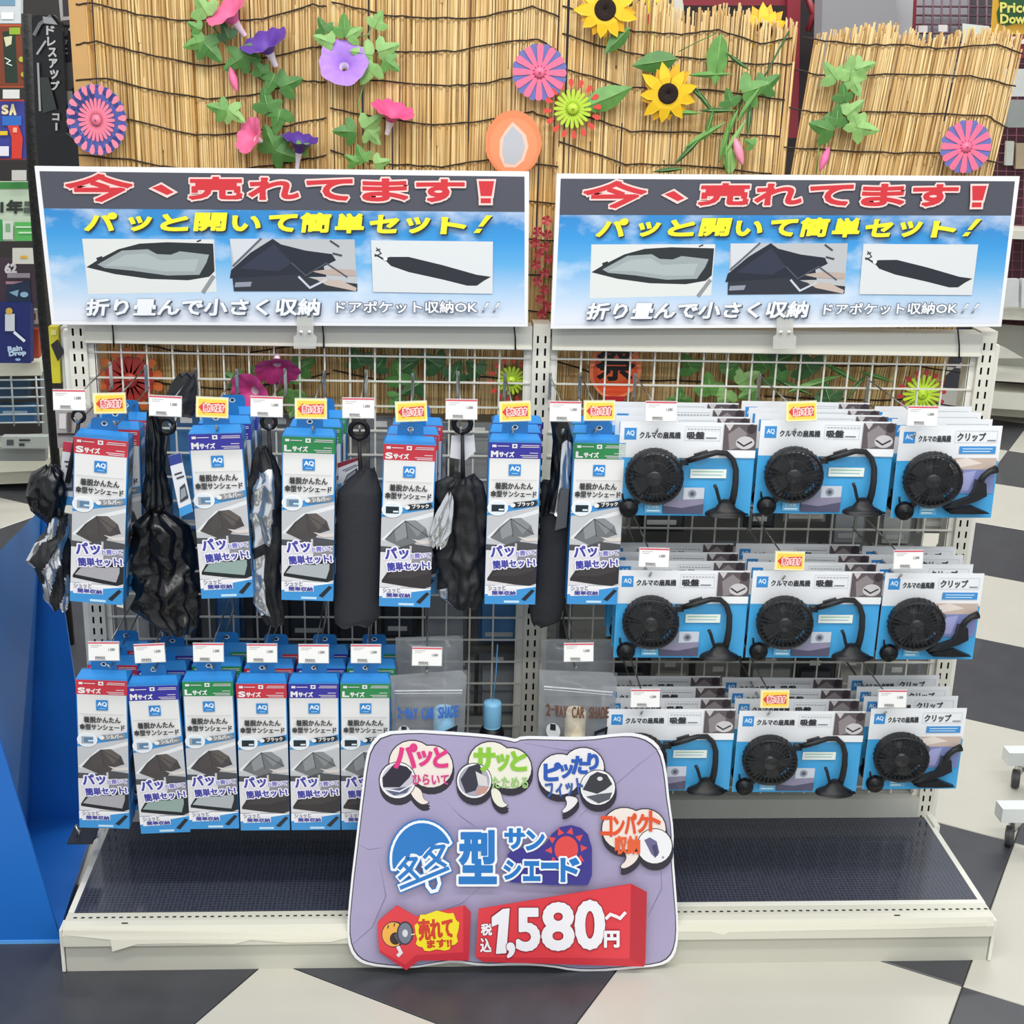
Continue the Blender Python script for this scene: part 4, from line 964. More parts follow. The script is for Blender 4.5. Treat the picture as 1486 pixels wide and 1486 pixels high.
for g, c_ in ((13, '#2c78c2'), (8, '#f2f5fa'), (0, '#2a7ac6')):
    a.k += 1
    if g: a.line(dome_pts+[dome_pts[0]], g*.9, c_, 0)
    a.poly(dome_pts, c_, 0)
    a.k += 1
    if g: a.line(hook_, g*.62, c_, 0)
    for ln in glyph_: a.line(ln, 5.5+g*.8, c_, 0)
a.line([(611, 1240), (617, 1262)], 1.4, '#e6edf6')
a.text('型', 668, 1203, 718, 1276, '#2a7ac6', 5.5, '#f2f5fa', 3.4, shadow='#2c78c2', sh=(0, 0)); 
a.k += 1
# purple plate with the sun
a.k -= 2
plate = [(736, 1236), (744, 1228), (790, 1222), (800, 1206), (812, 1196), (828, 1193), (842, 1197), (852, 1206), (858, 1226), (858, 1266), (852, 1280), (800, 1280), (740, 1276)]
a.poly(plate, '#413c8e', 3)
sun = [(806+14, 1224)]
a.disc(821, 1228, 17, 19, '#e2504f', 24)
for i in range(10):
    an = PI*.02+i*2*PI/10; ux, uy = math.cos(an), -math.sin(an)
    a.poly([(821+ux*31, 1228+uy*33), (821+ux*21-uy*5, 1228+uy*23+ux*5), (821+ux*21+uy*5, 1228+uy*23-ux*5)], '#e2504f', 0)
for ch, x0, x1, y0, y1 in (('サ', 733, 760, 1199, 1226), ('ン', 764, 788, 1202, 1228), ('シ', 732, 754, 1245, 1270), ('ェ', 760, 782, 1246, 1272), ('ー', 786, 810, 1248, 1254), ('ド', 814, 838, 1241, 1273)):
    a.text(ch, x0, y0, x1, y1, '#2a7ac6', 3.4, '#f2f5fa', 2.6)
# red arrow block with the loudhailer
a.poly([(550, 1330), (576, 1308), (604, 1324), (674, 1308), (683, 1318), (680, 1388), (608, 1388), (590, 1402), (551, 1376)], '#c93040')
a.poly([(548, 1333), (575, 1309), (604, 1324), (672, 1309), (672, 1376), (604, 1380), (588, 1394), (550, 1372)], '#e0404a')
a.disc(572, 1350, 18, 19, '#2b2a33'); a.disc(571, 1350, 16, 17.5, '#f0b250'); a.disc(574, 1356, 8, 9, '#3a2c2c')
a.line([(563, 1341), (564, 1337)], 1.6, '#3a2c2c'); a.line([(572, 1338), (573, 1334)], 1.6, '#3a2c2c')
a.poly([(572, 1352), (590, 1332), (592, 1364), (580, 1364)], '#54566a'); a.disc(588, 1348, 12, 17, '#34343e'); a.disc(588, 1348, 10, 15, '#777b8c'); a.disc(588, 1348, 4, 5.5, '#d6d9e2')
a.line([(578, 1368), (582, 1376), (578, 1380)], 5, '#e6e4e8'); a.line([(597, 1350), (602, 1349)], 1.5, '#f3e9a0')
cl = [(603+ (1 if i % 2 else -1)*0, 0) for i in range(1)]
pts = []
for i in range(28):
    an = 2*PI*i/28; rr = 1+.07*math.sin(an*9); pts.append((634+31*rr*math.copysign(abs(math.cos(an))**.7, math.cos(an)), 1345-(an*0)-28*rr*math.copysign(abs(math.sin(an))**.7, math.sin(an))-2*math.cos(an)))
a.poly(pts, '#f4e22e')
a.text('売れて', 608, 1327, 656, 1356, '#d2402e', 2.6, rot=.08); a.text('ます!!', 620, 1357, 655, 1368, '#d2402e', 1.4, rot=.06)
# red price block
a.poly([(694, 1312), (914, 1276), (937, 1288), (935, 1390), (932, 1396), (700, 1389), (690, 1382)], '#c8323e')
a.poly([(694, 1312), (914, 1277), (912, 1384), (690, 1382)], '#df3f49'); a.poly([(914, 1277), (937, 1288), (933, 1396), (912, 1384)], '#bb2c3a')
a.text('税', 698, 1334, 713, 1350, '#f3f0f6', 1.4, '#8c1f2c', .8); a.text('込', 697, 1355, 712, 1374, '#f3f0f6', 1.4, '#8c1f2c', .8)
for e_, c_ in ((1.3, '#7d1c2a'), (0, '#f2f1f7')):
    a.poly([(713-e_, 1324-e_), (729-e_, 1312-e_), (739+e_, 1311-e_), (734+e_, 1376+e_), (719-e_, 1377+e_), (723-e_, 1334+e_), (713-e_, 1338+e_)], c_)
for ch, x0, x1, y0, y1, bd_ in ((',', 736, 745, 1362, 1381, 3.5), ('5', 751, 780, 1313, 1370, 6), ('8', 788, 829, 1305, 1369, 6.5), ('0', 836, 873, 1302, 1367, 7)):
    a.text(ch, x0, y0, x1, y1, '#f2f1f7', bd_, '#7d1c2a', .9)
a.text('円', 876, 1344, 896, 1366, '#f3f0f6', 2.6, '#8c1f2c', .6)
a.line([(878, 1325), (884, 1319), (892, 1322), (898, 1325), (905, 1317)], 4.5, '#f3f0f6')
a.build('printed_artwork', st, org)

# ------------------------------------------------------------------ decorations on the reeds
YD = .075
LG = [M('#64994b', .5, 0, 1, .35, 60), M('#4c7f3c', .5, 0, 1, .35, 60), M('#8ab76a', .5, 0, 1, .3, 60), M('#3a6238', .5, 0, 1, .3, 60)]
def leaf(t, org, px, py, size, ang, kind='lobed', col=0, Y=YD):
    c = P(px, py, Y); s = size/PXM(px, py, Y); mb = MB(); ca_, sa_ = math.cos(ang), math.sin(ang)
    if kind == 'lobed': o = [(0, -.5), (.25, -.6), (.5, -.5), (.72, -.42), (.98, -.02), (.75, .16), (.42, .14), (.34, .45), (.2, .8), (0, 1.02), (-.2, .8), (-.34, .45), (-.42, .14), (-.78, .14), (-.98, -.08), (-.7, -.45), (-.5, -.52), (-.25, -.6)]
    elif kind == 'oval': o = [(0, -1), (.3, -.7), (.48, -.2), (.42, .3), (.2, .75), (0, 1.1), (-.2, .75), (-.42, .3), (-.48, -.2), (-.3, -.7)]
    else: o = [(0, -1), (.1, -.5), (.15, 0), (.1, .6), (0, 1.1), (-.1, .6), (-.15, 0), (-.1, -.5)]
    vs = [(0, -.08, 0)]+[(x, .10*abs(x)*2.2-.12*y*y*.5, y) for x, y in o]
    vs = [(c.x+(x*ca_-z*sa_)*s, c.y+y*s-.01, c.z+(x*sa_+z*ca_)*s) for x, y, z in vs]
    n = len(o); mb.add(vs, [(0, 1+i, 1+(i+1) % n) for i in range(n)], LG[col])
    mb.tube([vs[1], vs[0], ((vs[0][0]+vs[1+(9 if kind == 'lobed' else 5 if kind == 'oval' else 4)][0])/2, c.y-.012-.05*s, (vs[0][2]+vs[1+(9 if kind == 'lobed' else 5 if kind == 'oval' else 4)][2])/2)], s*.025, LG[2], 4)
    return mb.build('leaf', t, org)
def trumpet(t, org, px, py, rad, tx, ty, c1, c2, face=.55, Y=YD):
    """open flower with its mouth at px,py and the throat running back to tx,ty"""
    c = P(px, py, Y-.02); s = rad/PXM(px, py, Y-.02); e = P(tx, ty, Y-.005)
    ax = (c-e); ax = Vector((ax.x, -abs(s)*face*1.6, ax.z)).normalized()
    L_ = max((c-e).length, s*.8); e = c-ax*L_
    q = ax.to_track_quat('Z', 'Y').to_matrix()
    n = 40; prof = [(.12, -.15, 0), (.13, .1, 0), (.2, .45, 0), (.42, .75, 0), (.78, .93, 1), (1.02, .98, 2)]
    vs = []
    for r_, h, w_ in prof:
        for k in range(n):
            a_ = 2*PI*k/n; wv = 1.08+(.018*math.cos(5*a_)*w_+.018*math.cos(10*a_)*w_); z = h*L_+(.03*s*math.cos(10*a_)*w_)
            v = q @ Vector((s*r_*wv*math.cos(a_), s*r_*wv*math.sin(a_), z)); vs.append(tuple(e+v))
    mb = MB(); f1 = []; f2 = []
    for i in range(len(prof)-1):
        for k in range(n): (f1 if i >= 2 else f2).append((i*n+k, i*n+(k+1) % n, (i+1)*n+(k+1) % n, (i+1)*n+k))
    mb.add(vs, f2, M(c2, .5), True); b_ = len(mb.v); 
    kk = mb.mat(M(c1, .5, 0, 1, .15, 80)); 
    for f in f1: mb.f.append(f); mb.mi.append(kk); mb.sm.append(True)
    o = mb.build('flower', t, org)
    mb = MB()
    for k in range(5):
        a_ = 2*PI*k/5; mb.tube([e+q @ Vector((s*.3*math.cos(a_), s*.3*math.sin(a_), L_*.62)), e+q @ Vector((s*.92*math.cos(a_), s*.92*math.sin(a_), L_*.99))], s*.02, M(c2, .5), 4)
    mb.build('vein', o, (0, 0, 0))
    return o
def bud(t, org, x0, y0, x1, y1, c1, Y=YD):
    a_ = P(x0, y0, Y-.01); b_ = P(x1, y1, Y-.02); pts = [a_.lerp(b_, q) for q in (0, .2, .45, .7, .9, 1)]; s = (a_-b_).length
    mb = MB(); mb.tube(pts, [s*.05, s*.12, s*.17, s*.14, s*.07, s*.02], M(c1, .5, 0, 1, .15, 60), 8); return mb.build('bud', t, org)
def stem(t, org, pts, col=1, r=.0016, Y=YD+.006):
    mb = MB(); mb.tube([P(x, y, Y) for x, y in pts], r, LG[col], 5); return mb.build('stem', t, org)
def garland(lb, px, py): o = P(px, py, YD+.004); return thing('artificial_vine', lb, 'flowers', o), o
PK, PK2, PU, LI, WH = '#ee6f9e', '#f0a8c0', '#6440a8', '#b184e0', '#e9dff0'
t, o = garland('artificial morning glory vine with pink and dark purple blooms on left screen', 350, 238)
stem(t, o, [(300, 0), (310, 40), (350, 95), (385, 120), (400, 160), (395, 200), (420, 238)], 1); stem(t, o, [(330, 90), (338, 110)], 1); stem(t, o, [(350, 150), (335, 160)])
for a_ in ((296, 12, 24, .5, 2), (288, 62, 22, 1.9, 0), (305, 70, 26, -2.4, 1), (345, 88, 24, 2.2, 1), (362, 82, 20, -1.8, 1), (330, 48, 18, .4, 3), (395, 118, 22, 2.7, 1), (418, 122, 24, -1.2, 1), (388, 150, 24, .2, 1), (405, 170, 24, 2.9, 1), (320, 158, 20, 1.3, 0), (340, 165, 20, -2.2, 2), (395, 205, 26, .4, 1), (412, 222, 26, -1.9, 1), (440, 215, 14, -1, 0), (285, 40, 14, 1, 0), (378, 100, 16, .5, 1)): leaf(t, o, a_[0], a_[1], a_[2], a_[3], 'lobed', a_[4])
trumpet(t, o, 328, 14, 31, 352, 48, PK, '#f6d8e0', .35); trumpet(t, o, 383, 58, 32, 398, 92, PU, WH, .3); trumpet(t, o, 360, 196, 25, 384, 208, PK, '#f6d8e0', .5); trumpet(t, o, 436, 200, 24, 432, 238, '#563595', WH, .25)
bud(t, o, 334, 98, 344, 134, PK)
t, o = garland('artificial vine with a lilac bloom and a magenta bloom, centre-left screen', 520, 235)
stem(t, o, [(545, 20), (535, 50), (500, 60), (520, 70), (530, 110), (520, 150), (530, 190), (525, 238)], 2)
for a_ in ((474, 60, 20, 1.2, 2), (470, 40, 16, .5, 1), (500, 42, 22, 0, 0), (512, 50, 18, -1, 2), (548, 32, 18, -.4, 2), (530, 78, 22, 1.4, 2), (560, 72, 22, -1.2, 2), (566, 92, 18, -2.2, 0), (536, 102, 24, 2.6, 2), (505, 190, 22, 1.6, 1), (538, 180, 22, -.9, 2), (540, 196, 18, -2.4, 2), (525, 226, 18, .4, 0), (552, 236, 16, -1.3, 2), (512, 232, 14, 1, 0)): leaf(t, o, a_[0], a_[1], a_[2], a_[3], 'lobed', a_[4])
trumpet(t, o, 498, 90, 32, 501, 118, LI, WH, 1.2); trumpet(t, o, 571, 158, 29, 563, 190, '#e4578f', '#f3e4ea', .25)
t, o = garland('artificial vine with lobed leaves and pink bud beside the lower sunflower', 1060, 245)
stem(t, o, [(1145, 45), (1110, 110), (1080, 140), (1060, 180), (1050, 245)], 3, .002); stem(t, o, [(1115, 140), (1085, 130), (1060, 165)], 0); stem(t, o, [(985, 75), (1010, 62), (1040, 48)], 1, .001)
for a_ in ((1040, 85, 34, PI-.05, 'oval', 0), (1090, 130, 28, -1.2, 'lobed', 0), (1112, 122, 22, -.9, 'lobed', 1), (1058, 145, 18, .4, 'lobed', 1), (1060, 180, 24, 2.8, 'long', 0), (1085, 150, 30, 2.6, 'long', 0), (1030, 108, 32, 1.62, 'long', 0), (1070, 90, 22, 1.0, 'long', 3), (985, 163, 32, 1.57, 'long', 0), (1028, 180, 26, -.2, 'long', 1), (1022, 195, 34, 2.15, 'long', 0), (1020, 145, 26, .7, 'long', 3), (1040, 160, 26, 1.6, 'long', 3), (1085, 175, 24, 0, 'long', 3), (1000, 215, 30, 2.4, 'long', 3), (970, 246, 24, 1.7, 'long', 3), (1052, 225, 26, .1, 'long', 0), (1058, 232, 20, .1, 'oval', 2), (1088, 208, 12, 1, 'lobed', 0), (1050, 205, 30, -.2, 'long', 0), (1065, 200, 28, -.5, 'long', 2)): leaf(t, o, a_[0], a_[1], a_[2], a_[3], a_[4], a_[5])
bud(t, o, 1066, 200, 1078, 240, '#ee93ae')
t, o = garland('artificial vine with light green lobed leaves on the right screen', 1190, 250)
stem(t, o, [(1232, 120), (1220, 145), (1200, 180), (1188, 215), (1184, 252)], 2)
for a_ in ((1206, 108, 22, .7, 2), (1232, 104, 24, 0, 2), (1250, 98, 20, -1.2, 2), (1238, 122, 20, -2.6, 2), (1222, 138, 18, .2, 1), (1235, 160, 22, -.8, 2), (1212, 172, 22, 0, 1), (1195, 186, 26, 1.3, 1), (1250, 186, 24, -1.7, 2), (1240, 178, 20, .4, 2)): leaf(t, o, a_[0], a_[1], a_[2], a_[3], 'lobed', a_[4])
bud(t, o, 1203, 214, 1190, 248, '#e06fa4'); 
t, o = garland('artificial vine with two magenta blooms seen through the wire grid', 400, 600)
for a_ in ((425, 575, 22, 3, 0), (430, 590, 18, 2.6, 2), (375, 545, 20, .6, 1), (340, 548, 18, 1.0, 1), (440, 530, 22, -1, 1), (425, 545, 20, 0, 0)): leaf(t, o, a_[0], a_[1], a_[2], a_[3], 'lobed', a_[4], .045)
stem(t, o, [(380, 520), (400, 560), (415, 600)], 1, .0016, .05)
trumpet(t, o, 362, 572, 29, 385, 562, '#dd4b92', '#f4dfe8', .9, .0); trumpet(t, o, 402, 540, 30, 401, 515, '#d8438e', '#f4dfe8', .5, .0)
t, o = garland('dark green artificial vine low on the right bay behind the grid', 1100, 590)
for a_ in ((1000, 530, 22, .5, 'lobed', 1), (1028, 560, 24, .2, 'lobed', 0), (1050, 575, 22, 2.8, 'lobed', 2), (1058, 535, 20, -.8, 'lobed', 1), (1080, 550, 24, -1, 'lobed', 2), (1088, 568, 20, 2, 'lobed', 0), (1105, 525, 26, .6, 'lobed', 1), (1130, 520, 28, -1.1, 'lobed', 3), (1125, 545, 22, .4, 'lobed', 1), (985, 578, 20, 0, 'lobed', 1), (1150, 560, 30, 1.2, 'long', 3), (1180, 555, 40, 1.9, 'long', 0), (1200, 575, 26, .4, 'lobed', 3), (1190, 590, 24, 2, 'lobed', 3), (1220, 540, 30, 1.1, 'long', 1), (1170, 530, 28, .6, 'lobed', 3), (1240, 560, 24, -.6, 'long', 3), (1270, 545, 26, 1.3, 'long', 1), (1225, 590, 24, 1.1, 'long', 3)): leaf(t, o, a_[0], a_[1], a_[2], a_[3], a_[4], a_[5], .05)
t, o = garland('dark leafy artificial vine behind the left grid, near the centre', 600, 585)
for a_ in ((520, 520, 22, .5, 3), (550, 528, 20, -.6, 3), (580, 545, 26, .3, 1), (600, 560, 22, 2.2, 3), (590, 530, 22, -1, 3), (630, 525, 24, 1, 3), (575, 580, 18, 2.4, 1), (660, 540, 22, -.4, 3), (690, 535, 20, .8, 3), (605, 590, 16, .2, 1)): leaf(t, o, a_[0], a_[1], a_[2], a_[3], 'lobed', a_[4], .05)

def sunflower(lb, px, py, rad, Y=YD, tilt=0.0, sq=1.0):
    c = P(px, py, Y-.01); s = rad/PXM(px, py, Y); t = thing('sunflower', lb, 'flower', c, 'sunflowers on the reed screens', (tilt, 0, 0))
    rn = random.Random(px)
    mb0 = None
    for lay in range(2):
        for k in range(9):
            an = 2*PI*(k+.5*lay)/9+rn.uniform(-.12, .12); L_ = s*rn.uniform(.82, 1.08)*(1 if lay else .95); wd = s*.19
            ca_, sa_ = math.cos(an), math.sin(an)
            pr = [(.3, .6), (.5, 1.0), (.75, .8), (1.0, 0), (.75, -.8), (.5, -1.0), (.3, -.6)]
            vs = []
            for q_, w_ in pr: x = q_*L_; y = w_*wd; vs.append((x*ca_-y*sa_, -.004-lay*.004-.012*math.sin(q_*PI)*(1.3 if abs(w_) < .1 else 1)+.006*abs(w_), (x*sa_+y*ca_)*sq))
            mb = MB(); mb.add(vs, [tuple(range(7))], M('#f3c61f' if lay else '#e6ae1a', .5, 0, 1, .12, 50)); mb.build('petal', t)
    mb = MB(); mb.lathe([(s*.36, 0), (s*.36, .012), (s*.3, .018), (s*.15, .015), (.001, .013)], M('#2a1d17', .9, 0, 1, .5, 300, .6), 24); mb.build('seed_head', t)
    return t
sunflower('yellow sunflower with dark centre at the top edge, over the round price sign', 877, 14, 47)
sunflower('golden sunflower lower on the reed screen with leaves around', 968, 134, 44, YD, .15)
sunflower('yellow sunflower peeking over the top of the reed screen', 1106, 47, 40, .135, -.1)
t, o = garland('broad dark green sunflower leaves around the two sunflowers', 930, 120)
for a_ in ((950, 90, 32, 1.75, 'oval', 1), (880, 142, 36, -1.15, 'oval', 0), (895, 58, 24, 2.4, 'oval', 1), (1015, 140, 22, .9, 'long', 3)): leaf(t, o, a_[0], a_[1], a_[2], a_[3], a_[4], a_[5])

def burst(lb, px, py, rad, nA, cA, nB=0, cB=None, sqx=1.0, core=.2, disc=None, Y=YD, clubA=(.06, .13), lenA=1.0, nC=0, cC=None):
    c = P(px, py, Y-.012); s = rad/PXM(px, py, Y); t = thing('firework_ornament', lb, 'ornament', c, 'plastic firework ornaments')
    def petals(name, n, col, r0, r1, w0, w1, off, yy):
        for k in range(n):
            mb = MB(); an = 2*PI*(k+off)/n; ca_, sa_ = math.cos(an), math.sin(an)
            pr = [(r0, -w0), (r1-.12, -w1), (r1-.03, -w1*.8), (r1, 0), (r1-.03, w1*.8), (r1-.12, w1), (r0, w0)]
            mb.slab([((x*ca_-y*sa_)*s*sqx, yy, (x*sa_+y*ca_)*s) for x, y in pr], .0012, col); mb.build(name, t)
    if disc: mb = MB(); mb.lathe([(s*.98, -.002), (s*.98, -.001)], disc, 32, Matrix.Scale(sqx, 4, (1, 0, 0))); mb.build('clear_disc', t)
    if nC: petals('outer_tip', nC, cC, .72, 1.0, .03, .09, .25, 0)
    if nB: petals('spoke', nB, cB, .35, 1.0, .05, .13, .5, .001)
    petals('spoke', nA, cA, .1, lenA, clubA[0], clubA[1], 0, -.001)
    mb = MB(); mb.lathe([(s*core, 0), (s*core, .004), (s*core*.6, .007), (.001, .008)], cA, 18, Matrix.Scale(sqx, 4, (1, 0, 0))); mb.build('hub', t)
PKp, BLp = M('#ef7396', .35), M('#6a72b4', .35); LM, RD = M('#b6d63c', .35), M('#d94a3c', .35)
burst('pink and blue plastic firework ornament beside the round orange lantern top centre', 783, 105, 40, 12, PKp, 12, BLp, lenA=.98)
burst('pink and blue firework ornament at the right end above the sign', 1402, 213, 38, 12, PKp, 12, BLp, lenA=.98)
burst('pink ornament with spotted clear disc at the left end above the sign', 140, 174, 50, 24, M('#ef7f98', .35), 20, M('#6672c2', .35), .86, .16, M('#9fb2dd', .1, 0, .35), lenA=.62, clubA=(.03, .05), nC=20, cC=M('#f288a0', .35))
burst('lime and red firework ornament overlapping the pink one at top', 831, 158, 42, 20, LM, 0, None, 1, .2, None, lenA=.66, clubA=(.04, .06), nC=16, cC=RD)
burst('lime and red ornament seen through the grid left of the centre post', 742, 552, 34, 18, LM, 0, None, 1, .2, None, .05, lenA=.62, clubA=(.04, .06), nC=14, cC=RD)
burst('lime firework ornament seen through the grid of the right bay', 1338, 572, 36, 20, M('#c4ea3c', .35), 0, None, 1, .2, None, .05, lenA=.8, clubA=(.04, .06), nC=14, cC=M('#b8343a', .35))
burst('red and orange firework ornament behind the grid at far left', 188, 552, 48, 16, M('#a8342c', .4), 14, M('#cf6a32', .4), 1, .24, None, .05, lenA=.75)
def lantern(lb, px, py, rx, ry, txt, Y):
    c = P(px, py, Y); k = 1/PXM(px, py, Y); t = thing('paper_lantern', lb, 'ornament', c, 'flat paper lantern ornaments')
    n = 28; out_ = [((rx*k)*math.cos(2*PI*i/n)*(1+.02*math.cos(9*2*PI*i/n)), 0, ry*k*math.sin(2*PI*i/n)) for i in range(n)]
    mb = MB(); mb.slab(out_, .002, M('#f08a5c', .3)); mb.build('lantern_card', t)
    a = Art(lambda x, y, off: (x*k, -off, -y*k), .0003)
    if txt:
        a.disc(0, 4, rx*.86, ry*.8, '#e8552e'); a.disc(0, -ry*.1, rx*.72, ry*.55, '#ec6a38'); a.text(txt, -rx*.72, -ry*.72, rx*.72, ry*.35, '#191515', 3); a.poly([(-rx*.5, ry*.9), (rx*.5, ry*.9), (rx*.3, ry*1.1), (-rx*.3, ry*1.1)], '#b3262c')
    else:
        a.disc(0, 4, rx*.86, ry*.86, '#f29468'); a.poly([(-2, -30), (8, -22), (18, -12), (22, 4), (16, 24), (4, 34), (-12, 34), (-20, 18), (-20, -4), (-12, -18)], '#f0c6b4'); a.poly([(-2, -24), (12, -12), (17, 4), (12, 22), (2, 30), (-12, 28), (-16, 12), (-14, -8)], '#b9bcc4')  # peach and grey centre is glare painted onto the plain orange card
    a.build('lantern_print_glare', t)
lantern('orange paper lantern ornament with glare painted at its centre, above the gap between signs', 745, 208, 41, 46, None, YD-.01)
lantern('orange-red festival lantern ornament with black character behind the right grid', 893, 536, 38, 44, '祭', .05)
t = thing('blossom_chain', 'red blossom chain hanging in the gap between the two sale signs', 'flowers', P(786, 470, YD)); o = P(786, 470, YD)
stem(t, o, [(790, 325), (792, 380), (788, 420), (792, 475)], 1)
for i, (x, y) in enumerate(((793, 320), (780, 336), (794, 340), (776, 352), (790, 358), (782, 368), (796, 376), (778, 384), (790, 396), (780, 408), (790, 420), (784, 434), (794, 444), (786, 456))):
    c = P(x, y, YD-.008); mb = MB()
    for k in range(5):
        an = 2*PI*k/5+i; r_ = .009; mb.add([tuple(c), (c.x+r_*math.cos(an-.5), c.y-.002, c.z+r_*math.sin(an-.5)), (c.x+r_*1.25*math.cos(an), c.y-.004, c.z+r_*1.25*math.sin(an)), (c.x+r_*math.cos(an+.5), c.y-.002, c.z+r_*math.sin(an+.5))], [(0, 1, 2, 3)], M('#c23a4e', .5, 0, 1, .2, 40))
    mb.build('blossom', t, o)

# ------------------------------------------------------------------ round tyre price sign behind the reeds
Yc = .17
c = P(918, 20, Yc); k = 1/PXM(918, 20, Yc); t = thing('round_price_sign', 'round white and yellow tyre price sign behind the top sunflower', 'sign', c)
n = 36; mb = MB(); mb.slab([(75*k*math.cos(2*PI*i/n), 0, 75*k*math.sin(2*PI*i/n)) for i in range(n)], .004, M('#c9ccc8', .35)); mb.build('disc_board', t)
a = Art(lambda x, y, off: ((x-918)*k, -off, -(y-20)*k), .0004)
a.disc(912, 16, 62, 60, '#e9e236'); a.text('165R16', 893, -4, 952, 10, '#2c2e22', 1.5, skew=.15); a.text('3900-', 906, 18, 958, 34, '#cf2b3a', 2.4, '#f4e9c0', 1); a.rect(963, -2, 976, 4, '#2c3a4c'); a.build('disc_print', t)

# ------------------------------------------------------------------ background, top right
def panel(name, lb, cat, pts, Y, mat, t_=.03, group=None):
    c = [P(x, y, Y) for x, y in pts]; org = min(c, key=lambda v: v.z)
    mb = MB(); mb.slab(c[::-1], t_, mat); o = mb.build(name, None, org); o['label'] = lb; o['category'] = cat
    if group: o['group'] = group
    return o
Yg = 2.6
MAR = M('#7c1f2c', .45, 0, 1, .1, 5)
t = thing('red_rack', 'dark red steel rack behind the reed screens at the top', 'rack', P(1080, 200, Yg)); o = P(1080, 200, Yg)
def quad(name, t, org, pts, Y, mat, t_=.03):
    mb = MB(); mb.slab([P(x, y, Y) for x, y in pts][::-1], t_, mat); return mb.build(name, t, org)
quad('rail', t, o, [(870, -12), (1160, -12), (1160, 8), (870, 8)], Yg, MAR); quad('upright', t, o, [(1143, -12), (1162, -12), (1158, 200), (1140, 200)], Yg-.03, MAR)
mb = MB(); mb.tube([P(1170, -10, Yg), P(1180, 20, Yg), P(1188, 40, Yg), P(1182, 60, Yg)], .012, MAR, 6); mb.tube([P(1192, -10, Yg), P(1181, 20, Yg), P(1172, 45, Yg)], .012, MAR, 6); mb.build('cross_brace', t, o)
quad('dark_backing', t, o, [(860, -15), (1200, -15), (1200, 220), (860, 220)], Yg+.2, M('#211a1c', .8), .05)
panel('grey_cabinet', 'plain grey steel cabinet end behind the right reed screen', 'cabinet', [(1194, -14), (1300, -14), (1300, 130), (1190, 130)], 2.3, M('#87868a', .5, 0, 1, .04, 3), .1)
panel('steel_column', 'pale grey column beside the grey cabinet end', 'column', [(1300, -14), (1326, -14), (1320, 130), (1298, 130)], 2.35, M('#a09fa4', .5), .1)
t = thing('grid_rack', 'dark red wire grid rack with pale back behind the right reed screen', 'rack', P(1380, 110, 2.5)); o = P(1380, 110, 2.5)
quad('frame_post', t, o, [(1322, -12), (1331, -12), (1326, 120), (1318, 120)], 2.45, MAR); quad('pale_back', t, o, [(1326, -12), (1405, -12), (1405, 120), (1322, 120)], 2.56, M('#9b9aa2', .5, 0, 1, .1, 6), .02)
mb = MB(); gm = M('#5b3f48', .5)
for x in range(1328, 1440, 13): mb.tube([P(x, -10, 2.5), P(x-3, 120, 2.5)], .004, gm, 4)
for y in range(-4, 120, 13): mb.tube([P(1326, y, 2.5), P(1440, y+1, 2.5)], .004, gm, 4)
mb.build('wire_grid', t, o)
quad('dark_end', t, o, [(1405, -12), (1442, -12), (1440, 120), (1402, 120)], 2.58, M('#4a454b', .6), .02)
panel('white_notice', 'small white notice sheet poking above the right reed screen', 'notice', [(1397, 34), (1436, 38), (1436, 70), (1397, 70)], 2.46, M('#d5dcd4', .5), .004)
for i, (x, lb) in enumerate(((1317, 'left'), (1333, 'middle'), (1362, 'right'))):
    panel('shelf_label', 'tiny white shelf label on the grid rack, %s of three' % lb, 'label', [(x, 38-i), (x+13, 38-i), (x+13, 48-i), (x, 48-i)], 2.472, M('#d8d4d4', .5), .003)
c0 = [P(x, y, 2.0) for x, y in ((1442, -14), (1500, -14), (1500, 50), (1438, 50))]; o = c0[3]
t = thing('price_down_sign', 'yellow and green Price Down sign at the top right corner', 'sign', o)
mb = MB(); mb.slab(c0[::-1], .004, M('#d2a12f', .45)); mb.build('board', t, o)
a = Art(lambda x, y, off: (lambda p: (p.x, p.y-off, p.z))(P(x, y, 2.0)), .001)
a.poly([(1448, -10), (1500, -10), (1500, 34), (1475, 34), (1458, 38), (1448, 32), (1446, 18), (1450, 8)], '#24552f'); a.text('Price', 1451, 4, 1492, 18, '#e3dc72', 1.4); a.text('Down', 1451, 21, 1494, 34, '#e3dc72', 1.4)
a.build('board_print', t, o)
c0 = [P(x, y, 2.0) for x, y in ((1438, 51), (1500, 51), (1500, 84), (1436, 84))]; o = c0[3]
t = thing('price_board', 'maroon price board with white 24 below the Price Down sign', 'sign', o); mb = MB(); mb.slab(c0[::-1], .004, M('#8a2234', .45)); mb.build('board', t, o)
a = Art(lambda x, y, off: (lambda p: (p.x, p.y-off, p.z))(P(x, y, 2.0)), .001); a.text('24', 1467, 54, 1492, 67, '#eee6ea', 2); a.build('board_print', t, o)

